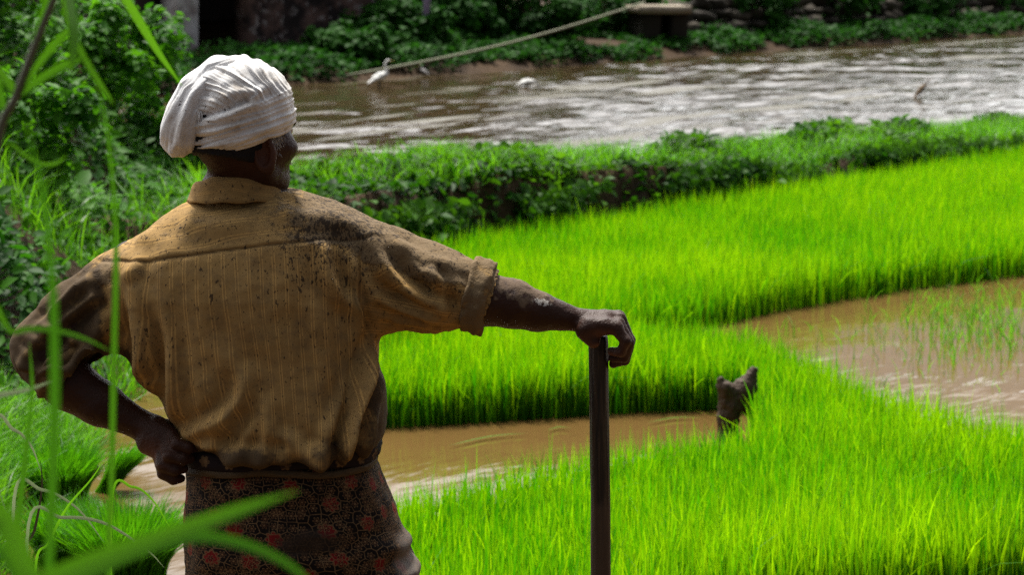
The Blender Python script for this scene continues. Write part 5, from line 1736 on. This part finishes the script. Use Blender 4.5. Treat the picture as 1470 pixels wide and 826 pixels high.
def blade(label, pts, wpx, Y, root=None, rnd=.5, mat=None, profile=None, group='grass blades close to the camera'):
    v, f = ribbon(pts, wpx, Y, 48, root, profile=profile)
    return obj('tall_grass', mesh_from('tall_grass', v, f, True, blade_attrs(len(v), rnd)), mat or M_BLADE, label=label, category='grass blade', group=group, kind='thing')

blade('broad blurred blade slanting up across the sarong', [(-80, 900), (60, 840), (190, 788), (330, 738), (428, 706)], 36, 1.2, (-.62, 1.2), .75)
blade('brownish drooping blade arching down over the sarong', [(-90, 930), (60, 862), (180, 800), (275, 772), (360, 786), (430, 824), (470, 880)], 20, 1.3, (-.64, 1.25), .2)
blade('long thin upright blade crossing the left shoulder', [(158, 900), (160, 700), (164, 500), (166, 330), (154, 190), (130, 84)], 9, 1.9, (-.33, 1.9), .5)
blade('upright blade parallel and left of the shoulder blade of grass', [(60, 1000), (70, 820), (78, 600), (76, 420), (62, 280), (36, 170)], 15, 1.45, (-.30, 1.45), .15)
blade('thin bent stalk blade in front of the left elbow', [(20, 900), (26, 760), (38, 640), (46, 560), (42, 490)], 9, 2.1, (-.45, 2.1), .3)
blade('blade arching level over the dark left sleeve', [(-60, 520), (20, 478), (70, 474), (120, 486), (165, 508)], 9, 1.9, (-.60, 2.0), .6)
blade('pale blade lying level below the left elbow', [(-80, 590), (-10, 570), (40, 560), (84, 544)], 9, 2.3, (-.62, 2.2), .5, M_PALE)
rng = np.random.default_rng(77)

# reed with a purple-grey culm at the left edge
g = np.array([-.50, 2.0, 0.0]); g[2] = float(ground_h(g[0], g[1]))
reed = empty('reed', tuple(g), label='reed with grey stem and splayed leaves at the left edge', category='reed')
def rel_mesh(name, v, f, rnd=.5):
    return mesh_from(name, v - g, f, True, blade_attrs(len(v), rnd))
pts = catmull([g, at(-60, 700, 2.0), at(-10, 240, 2.0), at(24, 136, 2.0), at(56, 50, 2.0), at(84, -20, 2.0), at(100, -80, 2.0)], 40)
v, f = tube(pts, np.linspace(.0045, .0025, 40), 10)
obj('culm', rel_mesh('culm', v, f), M_CULM, reed)
for pts, w, r in [([(26, 138), (60, 112), (96, 92), (122, 84)], 12, .6), ([(24, 138), (10, 116), (-14, 92), (-60, 60)], 14, .8), ([(28, 132), (60, 86), (92, 50), (118, 24)], 11, .7),
                  ([(14, 176), (4, 150), (-6, 110), (-30, 60)], 10, .5), ([(16, 206), (40, 226), (62, 236), (82, 234), (96, 222)], 6, .9), ([(40, 100), (58, 40), (70, -10), (74, -60)], 13, .5),
                  ([(100, -80, 2.0), (98, -20, 1.98), (106, 40, 1.96), (104, 84, 1.95), (100, 104, 1.95)], 14, .7), ([(88, -40, 2.0), (96, 20, 2.0), (118, 78, 2.0), (150, 130, 2.0), (164, 150, 2.0)], 9, .8),
                  ([(100, -80, 2.0), (150, -50, 2.2), (190, 14, 2.4), (228, 76, 2.6), (262, 124, 2.7)], 15, .8)]:
    v, f = ribbon(pts, w, 2.0, 30)
    obj('leaf', rel_mesh('leaf', v, f, r), M_BLADE, reed)

# thin arching grasses in the lower left corner, each rooted on the bank
LBL = ['pale thin grass blade arching right over the seedling bundles', 'pale grass blade bowing low beside the seedling bundles', 'thin wiry blade rising in the bottom left corner',
       'pale curved blade near the bottom left edge', 'slim green blade leaning over the stream', 'thin dark stalk slanting in the bottom left corner']
ARC = [([(20, 720), (60, 704), (110, 730), (150, 780)], 5, M_PALE, 4.6), ([(40, 760), (90, 744), (150, 752), (210, 790), (236, 816)], 5, M_PALE, 4.4), ([(50, 830), (70, 780), (96, 730), (130, 690), (150, 660)], 4, M_GRASS, 4.5),
       ([(-10, 626), (20, 618), (44, 640), (60, 680)], 5, M_PALE, 4.8), ([(160, 720), (190, 700), (220, 720), (250, 770)], 4, M_GRASS, 4.9), ([(30, 826), (50, 760), (60, 700), (58, 660)], 4, M_CULM, 4.7)]
for lab, (pts, w, m, Y) in zip(LBL, ARC):
    p0 = at(pts[0][0] - 10, 900, Y)
    blade(lab, pts, w, Y, (p0[0], Y + .05), .6, m, group='thin grasses in the bottom left corner')

# cut rice leaves floating on the inlet
for i, (a, b, lab) in enumerate([((645, 640), (760, 622), 'long cut rice leaf floating on the inlet left of the pole'), ((786, 618), (822, 616), 'short cut rice leaf floating just left of the pole'), ((930, 607), (1010, 600), 'cut rice leaf floating on the inlet right of the pole')]):
    p, q_ = gr(*a, .012), gr(*b, .012)
    m = (p + q_) / 2 + np.array([0, .05, 0])
    C = catmull([p, m, q_], 16)
    n_ = np.array([-(q_ - p)[1], (q_ - p)[0], 0]); n_ /= np.linalg.norm(n_)
    w = .006 * np.sin(np.linspace(.1, np.pi, 16))
    V = np.stack([C - n_ * w[:, None], C + n_ * w[:, None]], 1).reshape(-1, 3); k = np.arange(15)
    obj('floating_leaf', mesh_from('floating_leaf', V, [np.stack([2 * k, 2 * k + 1, 2 * k + 3, 2 * k + 2], 1)], True, {'rnd': np.full(32, .5)}), M_GRASS, label=lab, category='leaf', group='cut leaves floating on the inlet')
